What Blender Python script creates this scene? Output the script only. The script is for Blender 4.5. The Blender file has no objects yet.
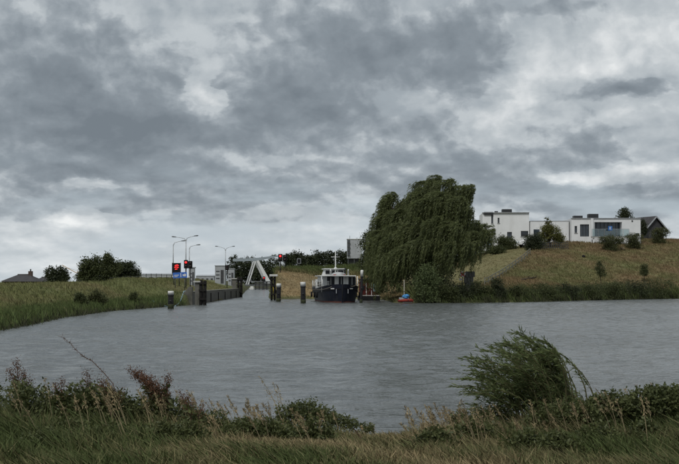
import bpy, bmesh, math, random
import numpy as np
from mathutils import Vector, Matrix

# ------------------------------------------------------------------ camera, sky, sun, exposure
scene = bpy.context.scene
COL = scene.collection
R = math.radians
F_PX = 1264.0                  # focal length in photograph pixels (70 mm on full frame)
CAM_H = 2.2                    # eye height over the water
PITCH = math.atan(50.0 / F_PX)
cam_d = bpy.data.cameras.new('camera')
cam_d.sensor_width = 36.0
cam_d.lens = F_PX / 679.0 * 36.0
cam_d.clip_start = 0.5
cam_d.clip_end = 20000
cam = bpy.data.objects.new('camera', cam_d)
COL.objects.link(cam)
cam.location = (0, 0, CAM_H)
cam.rotation_euler = (math.pi / 2 + PITCH, 0, 0)
scene.camera = cam
scene.cycles.max_bounces = 6
scene.cycles.diffuse_bounces = 3
scene.cycles.glossy_bounces = 3
scene.view_settings.view_transform = 'Standard'
scene.view_settings.look = 'None'
scene.view_settings.exposure = 0.50
scene.view_settings.gamma = 1.0
scene.view_settings.use_curve_mapping = False

SUN_EL, SUN_AZ = 52.0, 205.0   # azimuth clockwise from +Y (the view direction)
sun_d = bpy.data.lights.new('sun', 'SUN')
sun_d.energy = 1.5
sun_d.angle = R(14)
sun_d.color = (1.0, 0.97, 0.92)
sun = bpy.data.objects.new('sun', sun_d)
COL.objects.link(sun)
sd = Vector((math.sin(R(SUN_AZ)) * math.cos(R(SUN_EL)), math.cos(R(SUN_AZ)) * math.cos(R(SUN_EL)), math.sin(R(SUN_EL))))
sun.rotation_euler = (-sd).to_track_quat('-Z', 'Y').to_euler()
sun.location = sd * 300


class NT:
    """small helper that writes shader nodes"""
    def __init__(self, tree):
        self.t = tree
        self.n = tree.nodes
        self.l = tree.links

    def new(self, typ, **kw):
        n = self.n.new(typ)
        for k, v in kw.items():
            setattr(n, k, v)
        return n

    def put(self, sock, v):
        if v is None:
            return
        if hasattr(v, 'is_output'):
            self.l.new(v, sock)
        else:
            sock.default_value = v

    def m(self, op, a, b=None, c=None, clamp=False):
        n = self.new('ShaderNodeMath', operation=op, use_clamp=clamp)
        self.put(n.inputs[0], a)
        self.put(n.inputs[1], b)
        self.put(n.inputs[2], c)
        return n.outputs[0]

    def vm(self, op, a, b=None):
        n = self.new('ShaderNodeVectorMath', operation=op)
        self.put(n.inputs[0], a)
        self.put(n.inputs[1], b)
        return n.outputs[0]

    def noise(self, vec, scale, detail=4, rough=0.5, dist=0.0, color=False):
        n = self.new('ShaderNodeTexNoise')
        self.put(n.inputs['Vector'], vec)
        n.inputs['Scale'].default_value = scale
        n.inputs['Detail'].default_value = detail
        n.inputs['Roughness'].default_value = rough
        n.inputs['Distortion'].default_value = dist
        return n.outputs['Color' if color else 'Fac']

    def ramp(self, fac, stops, interp='LINEAR'):
        n = self.new('ShaderNodeValToRGB')
        cr = n.color_ramp
        cr.interpolation = interp
        while len(cr.elements) < len(stops):
            cr.elements.new(0.5)
        for e, (p, c) in zip(cr.elements, stops):
            e.position = p
            e.color = (*c, 1) if len(c) == 3 else c
        self.put(n.inputs[0], fac)
        return n.outputs[0]

    def mix(self, fac, a, b, blend='MIX'):
        n = self.new('ShaderNodeMix', data_type='RGBA', blend_type=blend)
        self.put(n.inputs[0], fac)
        self.put(n.inputs[6], a if hasattr(a, 'is_output') else (*a, 1))
        self.put(n.inputs[7], b if hasattr(b, 'is_output') else (*b, 1))
        return n.outputs[2]

    def smooth(self, v, lo, hi, a=0.0, b=1.0):
        n = self.new('ShaderNodeMapRange', interpolation_type='SMOOTHSTEP')
        self.put(n.inputs[0], v)
        for i, x in zip((1, 2, 3, 4), (lo, hi, a, b)):
            n.inputs[i].default_value = x
        return n.outputs[0]


def make_sky():
    w = bpy.data.worlds.new('World')
    scene.world = w
    w.use_nodes = True
    w.node_tree.nodes.clear()
    k = NT(w.node_tree)
    out = k.new('ShaderNodeOutputWorld')
    bg = k.new('ShaderNodeBackground')
    sky = k.new('ShaderNodeTexSky', sky_type='NISHITA')
    sky.sun_disc = False
    sky.sun_elevation = R(SUN_EL)
    sky.sun_rotation = R(SUN_AZ)
    sky.air_density = 1.2
    sky.dust_density = 2.5
    d = k.new('ShaderNodeTexCoord').outputs['Generated']
    q = k.vm('MULTIPLY', d, (1.0, 1.0, 2.3))
    warp = k.vm('SUBTRACT', k.noise(q, 11, 5, 0.55, color=True), (0.5, 0.5, 0.5))
    q1 = k.vm('ADD', q, k.vm('MULTIPLY', warp, (0.055, 0.055, 0.055)))
    warp2 = k.vm('SUBTRACT', k.noise(q, 42, 6, 0.6, color=True), (0.5, 0.5, 0.5))
    q2 = k.vm('ADD', q1, k.vm('MULTIPLY', warp2, (0.03, 0.03, 0.03)))
    s = k.new('ShaderNodeSeparateXYZ')
    k.put(s.inputs[0], q2)
    gx, gz = s.outputs[0], k.m('DIVIDE', s.outputs[2], 2.3)
    s0 = k.new('ShaderNodeSeparateXYZ')
    k.put(s0.inputs[0], d)
    el = s0.outputs[2]

    # cloud banks as soft lumps in direction space: (x, y, half width, half height, amount), amount > 0 dark
    banks = [
        (70, 130, 105, 62, .66), (150, 142, 62, 52, .55), (20, 60, 80, 60, .34), (110, 40, 80, 34, .20), (310, 122, 62, 34, .64), (270, 110, 36, 26, .30),
        (390, 66, 90, 50, .52), (462, 84, 40, 60, .50), (320, 40, 80, 24, .24), (230, 30, 80, 20, .16), (626, 96, 28, 13, .78),
        (50, 176, 120, 14, .40), (225, 208, 110, 26, .62), (120, 196, 60, 12, .26), (440, 196, 100, 16, .60), (545, 190, 60, 10, .26),
        (330, 170, 110, 20, .30), (440, 155, 80, 34, .36), (610, 212, 100, 26, .50), (600, 160, 70, 22, .30), (560, 22, 70, 14, .22),
        (400, 213, 60, 10, .28), (20, 212, 60, 10, .22), (560, 110, 40, 26, .16), (240, 142, 34, 14, .30),
        (205, 92, 15, 15, -.46), (229, 104, 15, 9, -.54), (512, 100, 26, 22, -.46), (520, 50, 24, 18, -.34),
        (640, 56, 45, 22, -.34), (415, 100, 44, 16, -.28), (375, 128, 22, 14, -.14), (104, 186, 24, 5, -.52),
        (575, 180, 36, 6, -.60), (640, 174, 26, 6, -.46), (84, 221, 26, 8, -.50), (285, 214, 46, 5, -.46),
        (360, 198, 24, 10, -.50), (60, 240, 120, 12, -.14), (330, 236, 60, 12, -.24), (490, 130, 22, 20, -.26),
        (240, 20, 22, 4, -.24), (285, 158, 40, 7, -.22), (580, 65, 40, 12, -.2),
    ]
    f = None
    for (px, py, sx, sy, amp) in banks:
        cx, cz = (px - 339.5) / F_PX, (282 - py) / F_PX
        ax = k.m('MULTIPLY', k.m('SUBTRACT', gx, cx), F_PX / sx)
        az = k.m('MULTIPLY', k.m('SUBTRACT', gz, cz), F_PX / sy)
        if amp > .25:           # cloud banks have flatter bases than tops
            az = k.m('ADD', az, k.m('MULTIPLY', k.m('MINIMUM', az, 0.0), 0.9))
        r2 = k.m('ADD', k.m('MULTIPLY', ax, ax), k.m('MULTIPLY', az, az))
        g = k.m('MULTIPLY', k.m('POWER', 2.71828, k.m('MULTIPLY', r2, -0.8)), amp)
        f = g if f is None else k.m('ADD', f, g)
    # cloud layers crowd together towards the horizon
    zz = k.m('MULTIPLY', k.m('LOGARITHM', k.m('ADD', k.m('MAXIMUM', el, 0.0), 0.07), 2.71828), 0.27)
    cq = k.new('ShaderNodeCombineXYZ')
    k.put(cq.inputs[0], s0.outputs[0])
    k.put(cq.inputs[1], s0.outputs[1])
    k.put(cq.inputs[2], zz)
    qf = k.vm('ADD', cq.outputs[0], k.vm('MULTIPLY', warp2, (0.008, 0.008, 0.008)))
    qf = k.vm('ADD', qf, k.vm('MULTIPLY', warp, (0.02, 0.02, 0.02)))
    big = k.noise(q1, 7, 4, 0.5)
    n1 = k.noise(qf, 17, 10, 0.50)
    n2 = k.noise(k.vm('ADD', qf, (0.003, 0.0, 0.010)), 24, 6, 0.5)
    n3 = k.noise(k.vm('ADD', qf, (3.1, 1.7, 0.4)), 12, 10, 0.50)
    rel = k.m('SUBTRACT', n2, k.noise(qf, 24, 6, 0.5))        # tops of the billows are lit from above
    nb = k.m('ABSOLUTE', k.m('SUBTRACT', k.noise(qf, 75, 7, 0.6), 0.5))
    base = k.m('ADD', f, k.m('MULTIPLY', k.m('SUBTRACT', big, 0.5), 0.45))
    # bright cloud behind
    fb = k.m('ADD', k.m('MULTIPLY', base, 0.55), k.m('MULTIPLY', k.m('SUBTRACT', n3, 0.5), 0.85))
    fb = k.m('SUBTRACT', fb, k.smooth(el, 0.10, 0.0, 0.0, 0.09))
    fb = k.m('ADD', k.m('ADD', fb, 0.40), k.m('MULTIPLY', rel, 0.9), clamp=True)
    back = k.ramp(fb, [(0.05, (.66, .67, .665)), (0.20, (.50, .52, .53)), (0.38, (.355, .385, .405)),
                       (0.62, (.25, .283, .31)), (1.0, (.175, .203, .228))])
    # dark banks in front, with torn billowy edges
    fd = k.m('ADD', k.m('MULTIPLY', base, 1.25), k.m('MULTIPLY', k.m('SUBTRACT', n1, 0.5), 0.90))
    fd = k.m('ADD', fd, k.m('MULTIPLY', nb, 0.26))
    alpha = k.smooth(fd, 0.19, 0.30)
    depth = k.m('ADD', k.m('ADD', k.m('MULTIPLY', fd, 0.66), k.m('MULTIPLY', rel, 1.7)), k.m('MULTIPLY', k.m('SUBTRACT', n3, 0.5), 0.40), clamp=True)
    dark = k.ramp(depth, [(0.06, (.37, .40, .42)), (0.24, (.240, .270, .296)), (0.45, (.170, .197, .222)), (0.85, (.122, .145, .167))])
    cloud = k.mix(k.m('MULTIPLY', alpha, 0.88), back, dark)
    # gaps low over the horizon show the pale sky behind
    gapn = k.noise(k.vm('MULTIPLY', d, (1, 1, 4.5)), 9, 5, 0.5)
    gap = k.m('MULTIPLY', k.smooth(gapn, 0.44, 0.62), k.smooth(el, 0.11, 0.04))
    skyc = k.mix(1.0, sky.outputs[0], (.085, .085, .085), 'MULTIPLY')
    skyc = k.mix(0.80, skyc, (.36, .42, .475))
    col = k.mix(k.m('MULTIPLY', gap, 0.7), cloud, skyc)
    col = k.mix(k.smooth(el, 0.075, 0.0, 0.0, 0.55), col, (.40, .44, .465))     # distance whitens the low clouds
    bg.inputs['Strength'].default_value = 1.0
    k.put(bg.inputs['Color'], col)
    k.l.new(bg.outputs[0], out.inputs[0])
    w.cycles.sampling_method = 'MANUAL'
    w.cycles.sample_map_resolution = 512


make_sky()

# ------------------------------------------------------------------ pixel -> place helpers
CP, SP = math.cos(PITCH), math.sin(PITCH)


def at(px, py, Y):
    """the point of the sight line through photo pixel (px, py) at distance Y"""
    u, v = (px - 339.5) / F_PX, (232.0 - py) / F_PX
    t = Y / (CP - v * SP)
    return Vector((u * t, Y, CAM_H + t * (SP + v * CP)))


def xat(px, Y):
    return (px - 339.5) / F_PX * Y * 1.0


# ------------------------------------------------------------------ materials
MATS = {}


def principled(name, col, rough=0.7, var=0.18, scale=3.0, spec=0.3, metal=0.0, bump=0.0, bscale=20.0, coat=0.0, stain=None):
    if name in MATS:
        return MATS[name]
    m = bpy.data.materials.new(name)
    m.use_nodes = True
    k = NT(m.node_tree)
    b = k.n['Principled BSDF']
    tc = k.new('ShaderNodeTexCoord').outputs['Object']
    n = k.noise(tc, scale, 5, 0.6)
    lo = tuple(c * (1 - var) for c in col)
    hi = tuple(min(1, c * (1 + var)) for c in col)
    c = k.ramp(n, [(0.3, lo), (0.7, hi)])
    if stain:
        sc = k.noise(k.vm('MULTIPLY', tc, (1.0, 1.0, 0.22)), stain[1], 5, 0.65)
        c = k.mix(k.smooth(sc, 0.5, 0.72, 0, stain[2]), c, stain[0])
    k.put(b.inputs['Base Color'], c)
    b.inputs['Roughness'].default_value = rough
    b.inputs['Specular IOR Level'].default_value = spec
    b.inputs['Metallic'].default_value = metal
    b.inputs['Coat Weight'].default_value = coat
    if bump:
        bn = k.new('ShaderNodeBump')
        bn.inputs['Strength'].default_value = bump
        bn.inputs['Distance'].default_value = 0.05
        k.put(bn.inputs['Height'], k.noise(tc, bscale, 4, 0.6))
        k.put(b.inputs['Normal'], bn.outputs[0])
    MATS[name] = m
    return m


def foliage_mat(name, lo, hi, rough=0.6, trans=0.25, patch=0.35):
    """leaf material: every leaf its own tint, with broad patches"""
    if name in MATS:
        return MATS[name]
    m = bpy.data.materials.new(name)
    m.use_nodes = True
    k = NT(m.node_tree)
    b = k.n['Principled BSDF']
    isl = k.new('ShaderNodeNewGeometry').outputs['Random Per Island']
    tc = k.new('ShaderNodeTexCoord').outputs['Object']
    n = k.noise(tc, patch, 3, 0.6)
    fac = k.m('ADD', k.m('MULTIPLY', isl, 0.55), k.m('MULTIPLY', k.m('SUBTRACT', n, 0.28), 0.9), clamp=True)
    c = k.ramp(fac, [(0.05, lo), (0.95, hi)])
    k.put(b.inputs['Base Color'], c)
    b.inputs['Roughness'].default_value = rough
    b.inputs['Specular IOR Level'].default_value = 0.25
    if trans:
        tr = k.new('ShaderNodeBsdfTranslucent')
        k.put(tr.inputs[0], c)
        mx = k.new('ShaderNodeMixShader')
        mx.inputs[0].default_value = trans
        k.l.new(b.outputs[0], mx.inputs[1])
        k.l.new(tr.outputs[0], mx.inputs[2])
        k.l.new(mx.outputs[0], k.n['Material Output'].inputs[0])
    MATS[name] = m
    return m


def tint_mat(name, rough=0.85, spread=0.35, soil=None, bump=0.0):
    """material that takes its colour from the mesh's own plant tint"""
    if name in MATS:
        return MATS[name]
    m = bpy.data.materials.new(name)
    m.use_nodes = True
    k = NT(m.node_tree)
    b = k.n['Principled BSDF']
    at_ = k.new('ShaderNodeAttribute', attribute_name='tint').outputs['Color']
    tc = k.new('ShaderNodeTexCoord').outputs['Object']
    n = k.noise(tc, 0.55, 6, 0.65)
    n2 = k.noise(tc, 3.5, 4, 0.6)
    v = k.m('ADD', k.m('MULTIPLY', k.m('SUBTRACT', n, 0.5), 1.6 * spread), k.m('MULTIPLY', k.m('SUBTRACT', n2, 0.5), 1.2 * spread))
    if not soil:
        isl = k.new('ShaderNodeNewGeometry').outputs['Random Per Island']
        v = k.m('ADD', v, k.m('MULTIPLY', k.m('SUBTRACT', isl, 0.5), spread * 1.3))
    c = k.mix(1.0, at_, k.new('ShaderNodeCombineXYZ').outputs[0], 'MULTIPLY')
    cx = c.node
    comb = [x for x in k.n if x.type == 'COMBXYZ'][-1]
    vv = k.m('ADD', v, 1.0)
    for i in range(3):
        k.put(comb.inputs[i], vv)
    if soil:
        c = k.mix(k.smooth(n2, 0.55, 0.8, 0, 0.6), c, soil)
    k.put(b.inputs['Base Color'], c)
    b.inputs['Roughness'].default_value = rough
    b.inputs['Specular IOR Level'].default_value = 0.15
    if bump:
        bn = k.new('ShaderNodeBump')
        bn.inputs['Strength'].default_value = bump
        bn.inputs['Distance'].default_value = 0.25
        k.put(bn.inputs['Height'], k.noise(tc, 2.2, 6, 0.7))
        k.put(b.inputs['Normal'], bn.outputs[0])
    MATS[name] = m
    return m


def glow_mat(name, col, strength):
    if name in MATS:
        return MATS[name]
    m = bpy.data.materials.new(name)
    m.use_nodes = True
    b = m.node_tree.nodes['Principled BSDF']
    b.inputs['Base Color'].default_value = (*col, 1)
    b.inputs['Emission Color'].default_value = (*col, 1)
    b.inputs['Emission Strength'].default_value = strength
    MATS[name] = m
    return m


def glass_mat(name, col, rough=0.05):
    if name in MATS:
        return MATS[name]
    m = principled(name, col, rough, 0.25, 0.6, 0.6)
    return m


def clear_glass(name):
    if name in MATS:
        return MATS[name]
    m = bpy.data.materials.new(name)
    m.use_nodes = True
    k = NT(m.node_tree)
    g = k.new('ShaderNodeBsdfGlossy')
    g.inputs['Roughness'].default_value = 0.03
    g.inputs[0].default_value = (.8, .86, .88, 1)
    t = k.new('ShaderNodeBsdfTransparent')
    t.inputs[0].default_value = (.72, .80, .80, 1)
    lw = k.new('ShaderNodeLayerWeight')
    lw.inputs[0].default_value = 0.35
    mx = k.new('ShaderNodeMixShader')
    k.put(mx.inputs[0], k.m('ADD', lw.outputs['Fresnel'], 0.06, clamp=True))
    k.l.new(t.outputs[0], mx.inputs[1])
    k.l.new(g.outputs[0], mx.inputs[2])
    k.l.new(mx.outputs[0], k.n['Material Output'].inputs[0])
    MATS[name] = m
    return m


# ------------------------------------------------------------------ object helpers
def tag(o, label=None, cat=None, group=None, kind=None):
    if label:
        o['label'] = label
    if cat:
        o['category'] = cat
    if group:
        o['group'] = group
    if kind:
        o['kind'] = kind
    return o


def thing(name, label, cat, loc=(0, 0, 0), rz=0.0, group=None):
    o = bpy.data.objects.new(name, None)
    o.empty_display_size = 0.3
    COL.objects.link(o)
    o.location = loc
    o.rotation_euler = (0, 0, rz)
    return tag(o, label, cat, group)


def link_mesh(name, me, mats, parent=None):
    for m in (mats if isinstance(mats, (list, tuple)) else [mats]):
        me.materials.append(m)
    o = bpy.data.objects.new(name, me)
    COL.objects.link(o)
    if parent is not None:
        o.parent = parent
    return o


def copy_tree(o, parent=None):
    c = o.copy()
    COL.objects.link(c)
    c.parent = parent
    for ch in o.children:
        copy_tree(ch, c)
    return c


class MB:
    """collects simple solids and links them as one mesh"""
    def __init__(self):
        self.v, self.f, self.s = [], [], []

    def add(self, vs, fs, smooth=False):
        n = len(self.v)
        self.v += [tuple(p) for p in vs]
        self.f += [tuple(i + n for i in f) for f in fs]
        self.s += [smooth] * len(fs)
        return self

    def box(self, c, size, rz=0.0, rot=None):
        x, y, z = (s / 2 for s in size)
        vs = [Vector((a * x, b * y, e * z)) for e in (-1, 1) for a, b in ((-1, -1), (1, -1), (1, 1), (-1, 1))]
        M = rot if rot is not None else Matrix.Rotation(rz, 3, 'Z')
        vs = [M @ p + Vector(c) for p in vs]
        return self.add(vs, [(3, 2, 1, 0), (4, 5, 6, 7), (0, 1, 5, 4), (1, 2, 6, 5), (2, 3, 7, 6), (3, 0, 4, 7)])

    def bar(self, a, b, w, h=None, up=(0, 0, 1)):
        """rectangular bar from a to b"""
        a, b = Vector(a), Vector(b)
        h = w if h is None else h
        d = (b - a)
        L = d.length
        d.normalize()
        u = Vector(up)
        if abs(d.dot(u)) > 0.98:
            u = Vector((0, 1, 0))
        s = d.cross(u).normalized()
        u = s.cross(d)
        M = Matrix((s, d, u)).transposed()
        return self.box((a + b) / 2, (w, L, h), rot=M)

    def tube(self, pts, radii, n=8, caps=True, smooth=True):
        pts = [Vector(p) for p in pts]
        if not isinstance(radii, (list, tuple)):
            radii = [radii] * len(pts)
        vs, fs = [], []
        ref = Vector((0, 0, 1))
        for i, p in enumerate(pts):
            d = (pts[min(i + 1, len(pts) - 1)] - pts[max(i - 1, 0)]).normalized()
            r = ref if abs(d.dot(ref)) < 0.95 else Vector((1, 0, 0))
            a = d.cross(r).normalized()
            b = d.cross(a)
            for j in range(n):
                t = 2 * math.pi * j / n
                vs.append(p + (a * math.cos(t) + b * math.sin(t)) * radii[i])
        for i in range(len(pts) - 1):
            for j in range(n):
                k = (j + 1) % n
                fs.append((i * n + j, i * n + k, (i + 1) * n + k, (i + 1) * n + j))
        if caps:
            fs.append(tuple(range(n))[::-1])
            fs.append(tuple(range((len(pts) - 1) * n, len(pts) * n)))
        return self.add(vs, fs, smooth)

    def prism(self, poly, a, b, axis='y'):
        """polygon of (u, w) pairs extruded from a to b along the axis (u is the other ground axis, w is height)"""
        n = len(poly)
        mk = {'y': lambda u, w, t: (u, t, w), 'x': lambda u, w, t: (t, u, w), 'z': lambda u, w, t: (u, w, t)}[axis]
        vs = [mk(u, w, a) for u, w in poly] + [mk(u, w, b) for u, w in poly]
        fs = [tuple(range(n))[::-1], tuple(range(n, 2 * n))]
        fs += [(i, (i + 1) % n, n + (i + 1) % n, n + i) for i in range(n)]
        return self.add(vs, fs)

    def sphere(self, c, r, seg=10, ring=6):
        r = (r, r, r) if not isinstance(r, (list, tuple)) else r
        vs, fs = [], []
        for i in range(ring + 1):
            ph = math.pi * i / ring
            for j in range(seg):
                th = 2 * math.pi * j / seg
                vs.append((c[0] + r[0] * math.sin(ph) * math.cos(th), c[1] + r[1] * math.sin(ph) * math.sin(th), c[2] + r[2] * math.cos(ph)))
        for i in range(ring):
            for j in range(seg):
                fs.append((i * seg + j, (i + 1) * seg + j, (i + 1) * seg + (j + 1) % seg, i * seg + (j + 1) % seg))
        return self.add(vs, fs, True)

    def build(self, name, mat, parent=None, bevel=0.0):
        me = bpy.data.meshes.new(name)
        me.from_pydata(self.v, [], self.f)
        me.polygons.foreach_set('use_smooth', self.s)
        me.update()
        bm = bmesh.new()
        bm.from_mesh(me)
        bmesh.ops.remove_doubles(bm, verts=bm.verts, dist=1e-5)
        bmesh.ops.recalc_face_normals(bm, faces=bm.faces)
        if bevel:
            es = [e for e in bm.edges if len(e.link_faces) == 2 and e.calc_face_angle(0) > 0.6]
            bmesh.ops.bevel(bm, geom=es, offset=bevel, segments=2, profile=0.6, affect='EDGES', clamp_overlap=True)
        bm.to_mesh(me)
        bm.free()
        return link_mesh(name, me, mat, parent)


def np_mesh(name, verts, quads=None, tris=None, smooth=False, tint=None):
    """fast mesh from arrays"""
    me = bpy.data.meshes.new(name)
    nv = len(verts)
    me.vertices.add(nv)
    me.vertices.foreach_set('co', np.ascontiguousarray(verts, dtype=np.float32).ravel())
    idx, starts, tot = [], [], 0
    cnt = 0
    if quads is not None and len(quads):
        idx.append(np.asarray(quads, dtype=np.int32).ravel())
        starts.append(np.arange(len(quads), dtype=np.int32) * 4)
        cnt += len(quads) * 4
    if tris is not None and len(tris):
        idx.append(np.asarray(tris, dtype=np.int32).ravel())
        starts.append(cnt + np.arange(len(tris), dtype=np.int32) * 3)
        cnt += len(tris) * 3
    idx = np.concatenate(idx)
    starts = np.concatenate(starts)
    me.loops.add(len(idx))
    me.loops.foreach_set('vertex_index', idx)
    me.polygons.add(len(starts))
    me.polygons.foreach_set('loop_start', starts)
    if smooth:
        me.polygons.foreach_set('use_smooth', np.ones(len(starts), dtype=bool))
    me.update(calc_edges=True)
    if tint is not None:
        ca = me.color_attributes.new('tint', 'FLOAT_COLOR', 'POINT')
        c4 = np.ones((nv, 4), dtype=np.float32)
        c4[:, :3] = tint
        ca.data.foreach_set('color', c4.ravel())
    return me


# ------------------------------------------------------------------ the lie of the land
WATER = np.array([
    (-3000, 19), (-60, 18.5), (-14, 17.4), (-8, 17.2), (-4, 17.6), (-1.5, 17.0), (0.6, 16.2), (2, 16.6), (5, 17.8), (60, 19), (3000, 20),
    (3000, 280), (300, 206), (100, 183), (60, 172), (41.7, 163.5), (34, 156.5), (28.3, 149.5), (22, 140), (17, 134.5), (9.3, 131), (5.6, 133.5), (5.2, 154), (2.6, 163.5),
    (-3.8, 163.5), (-8.6, 159.5), (-10.2, 185), (-21.2, 395), (-24.5, 440), (-26.6, 475),
    (-34, 475), (-32.2, 440), (-29.2, 395), (-14.8, 186), (-14.4, 121), (-16.0, 107), (-17.4, 96), (-17.1, 77.3), (-15.6, 60.5), (-15.3, 56),
    (-15.8, 50), (-19, 42), (-30, 37), (-80, 34), (-3000, 33)], dtype=float)


def shore_dist(x, y):
    """distance to the waterline, positive on land"""
    x, y = np.asarray(x, float), np.asarray(y, float)
    best = np.full(x.shape, 1e18)
    inside = np.zeros(x.shape, bool)
    n = len(WATER)
    for i in range(n):
        ax, ay = WATER[i]
        bx, by = WATER[(i + 1) % n]
        dx, dy = bx - ax, by - ay
        t = np.clip(((x - ax) * dx + (y - ay) * dy) / (dx * dx + dy * dy), 0, 1)
        best = np.minimum(best, (x - ax - t * dx) ** 2 + (y - ay - t * dy) ** 2)
        c = (ay > y) != (by > y)
        if dy != 0:
            inside ^= c & (x < (y - ay) * dx / dy + ax)
    d = np.sqrt(best)
    return np.where(inside, -d, d)


def sstep(v, a, b):
    t = np.clip((v - a) / (b - a), 0, 1)
    return t * t * (3 - 2 * t)


def wob(x, y, s, seed=0.0):
    """cheap smooth wobble"""
    return (np.sin(x * s + 1.3 * seed) * np.cos(y * s * 1.17 + seed) + 0.6 * np.sin(x * s * 2.3 + y * s * 1.7 + seed * 2.1)
            + 0.4 * np.cos(x * s * 4.1 - y * s * 3.3 + seed)) / 2.0


def ground_z(x, y):
    x, y = np.asarray(x, float), np.asarray(y, float)
    d = shore_dist(x, y)
    bed = -np.minimum(2.0, 0.05 + np.maximum(0, -d) * 0.5)
    dp = np.maximum(d, 0)
    # near bank, under the camera
    zn = np.interp(dp, [0, .3, 1.6, 5, 9, 60, 200], [0, .22, .42, .56, .62, .7, .6])
    # left dyke
    cr = np.interp(y, [40, 84, 105, 128, 147, 160], [1.5, 1.65, 1.95, 1.95, 2.1, 2.4])
    zl = cr * np.interp(dp, [0, .4, 2.0, 6.2, 8.5], [0, .14, .36, .99, 1.0])
    fall = sstep(dp, 9.0, 22)
    zl = zl * (1 - fall) - .6 * fall
    wall = sstep(y, 118, 121.5) * (1 - sstep(y, 187, 196)) * sstep(x, -23.5, -19.5)
    zw = np.interp(dp, [0, .3, 1.4, 7, 12, 30, 60], [1.0, 1.12, 1.15, 2.75, 2.8, 1.5, -.5])
    zl = zl * (1 - wall) + zw * wall
    road = sstep(y, 196, 235) * sstep(x, -90, -60)
    zr2 = np.interp(dp, [0, .3, 7, 40], [.8, 1.2, 2.6, 2.2])
    zl = zl * (1 - road) + zr2 * road
    # right banks
    yf = np.interp(x, [-9.5, -8.4, -3.8, 2.6, 5], [159, 159.5, 163.5, 163.5, 160])
    sw = 1 - sstep(x, 2, 6)
    df = dp * (1 - sw) + np.clip(np.minimum(y - yf, dp * 14), 0, None) * sw
    W = np.interp(x, [-10, -6, 2, 8, 14, 20, 30], [13, 14, 15, 20, 27, 34, 36])
    H = np.interp(x, [-10, 0, 5, 11, 15, 18, 21, 24, 28, 36, 52, 120, 400], [3.7, 4.1, 4.3, 4.2, 3.8, 4.6, 5.9, 6.9, 7.8, 8.8, 9.3, 9.0, 3])
    zr = H * np.interp(df / W, [0, .03, .12, .3, .8, 1.0, 1.15], [0, .05, .12, .30, .84, .97, 1.0])
    zr = zr * (1 - .65 * sstep(y, 240, 300))
    xc = np.interp(y, [0, 40, 121, 186, 395, 475], [-12, -12, -11.5, -12, -25, -30])
    s = sstep(x - xc, -10, 10)
    far = sstep(y, 473, 490)
    side = np.where(x > xc, 1.0, 0.0) * (1 - far) + s * far
    z = zl * (1 - side) + zr * side
    ff = sstep(y, 440, 520)
    z = z * (1 - ff) + .5 * ff
    near = (y < 27)
    z = np.where(near, zn, z)
    lump = wob(x, y, 0.35, 1.0) * .08 + wob(x, y, 1.3, 4.0) * .05
    z = z + lump * sstep(dp, 0.5, 4)
    return np.where(d < 0, bed, z)


def gz(x, y):
    return float(ground_z(np.array([x]), np.array([y]))[0])


def G(px, Y, dz=0.0):
    x = xat(px, Y)
    return Vector((x, Y, gz(x, Y) + dz))


STRAW = np.array((.275, .205, .112))
DRY = np.array((.165, .132, .072))
OLIVE = np.array((.110, .120, .048))
GREEN = np.array((.068, .080, .032))
MOWN = np.array((.150, .140, .068))
NEARG = np.array((.085, .095, .035))


def ground_tint(x, y):
    """the plants' own colour at a place: mown straw by the boat, dry hill, green dyke"""
    x, y = np.asarray(x, float), np.asarray(y, float)
    d = shore_dist(x, y)
    p = wob(x, y, .21, 2.0) * .6 + wob(x + 3 * wob(x, y, .3, 8.0), y, .55, 5.0) * .5 + wob(x, y, 1.9, 7.0) * .25
    def mixc(a, b, t):
        return a * (1 - t[:, None]) + b * t[:, None]
    n = len(x)
    left = mixc(np.tile(OLIVE, (n, 1)), np.tile(DRY, (n, 1)), np.clip(.12 + p * .7, 0, .75))
    left = mixc(left, np.tile(GREEN, (n, 1)), np.clip((3.2 - d) / 2.5 + p * .3, 0, .8))
    lockp = sstep(y, 124, 130) * (1 - sstep(y, 186, 196)) * (1 - sstep(d, 2.5, 5)) * sstep(x, -26, -21)
    left = mixc(left, np.tile(MOWN, (n, 1)), lockp * .7)
    straw = mixc(np.tile(STRAW, (n, 1)), np.tile(DRY, (n, 1)), np.clip(.35 + p * .8, 0, 1))
    straw = mixc(straw, np.tile(GREEN, (n, 1)), np.clip((1.6 - d) / 1.5, 0, .9))
    straw = mixc(straw, np.tile(OLIVE, (n, 1)), sstep(y, 173.5, 176))
    hill = mixc(np.tile(DRY * np.array((.88, .80, .78)), (n, 1)), np.tile(OLIVE, (n, 1)), np.clip(.30 + p * .8 + .5 * np.exp(-((x - 33) ** 2 / 30 + (y - 172) ** 2 / 60)), 0, .85))
    hill = mixc(hill, np.tile(GREEN, (n, 1)), np.clip((5.2 - d) / 2.5 + p * .3, 0, .9))
    hill = mixc(hill, np.tile(MOWN, (n, 1)), sstep(ramp_side(x, y), 0.6, 1.6) * .8)
    t = sstep(x, 5, 12)
    right = mixc(straw, hill, t)
    xc = np.interp(y, [0, 121, 186, 395, 475], [-11.5, -11.5, -12, -25, -30])
    c = np.where((x > xc)[:, None], right, left)
    nearc = mixc(np.tile(NEARG, (n, 1)), np.tile(DRY, (n, 1)), np.clip(.45 + p * .9, 0, .9))
    c = np.where((y < 27)[:, None], nearc, c)
    far = sstep(y, 420, 480)
    c = mixc(c, np.tile(GREEN, (n, 1)), far)
    c = np.where((d < 0)[:, None], np.array((.05, .045, .03)), c)
    return c


RAMP_A, RAMP_B = np.array((17.9, 156.0)), np.array((28.2, 187.0))


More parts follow.
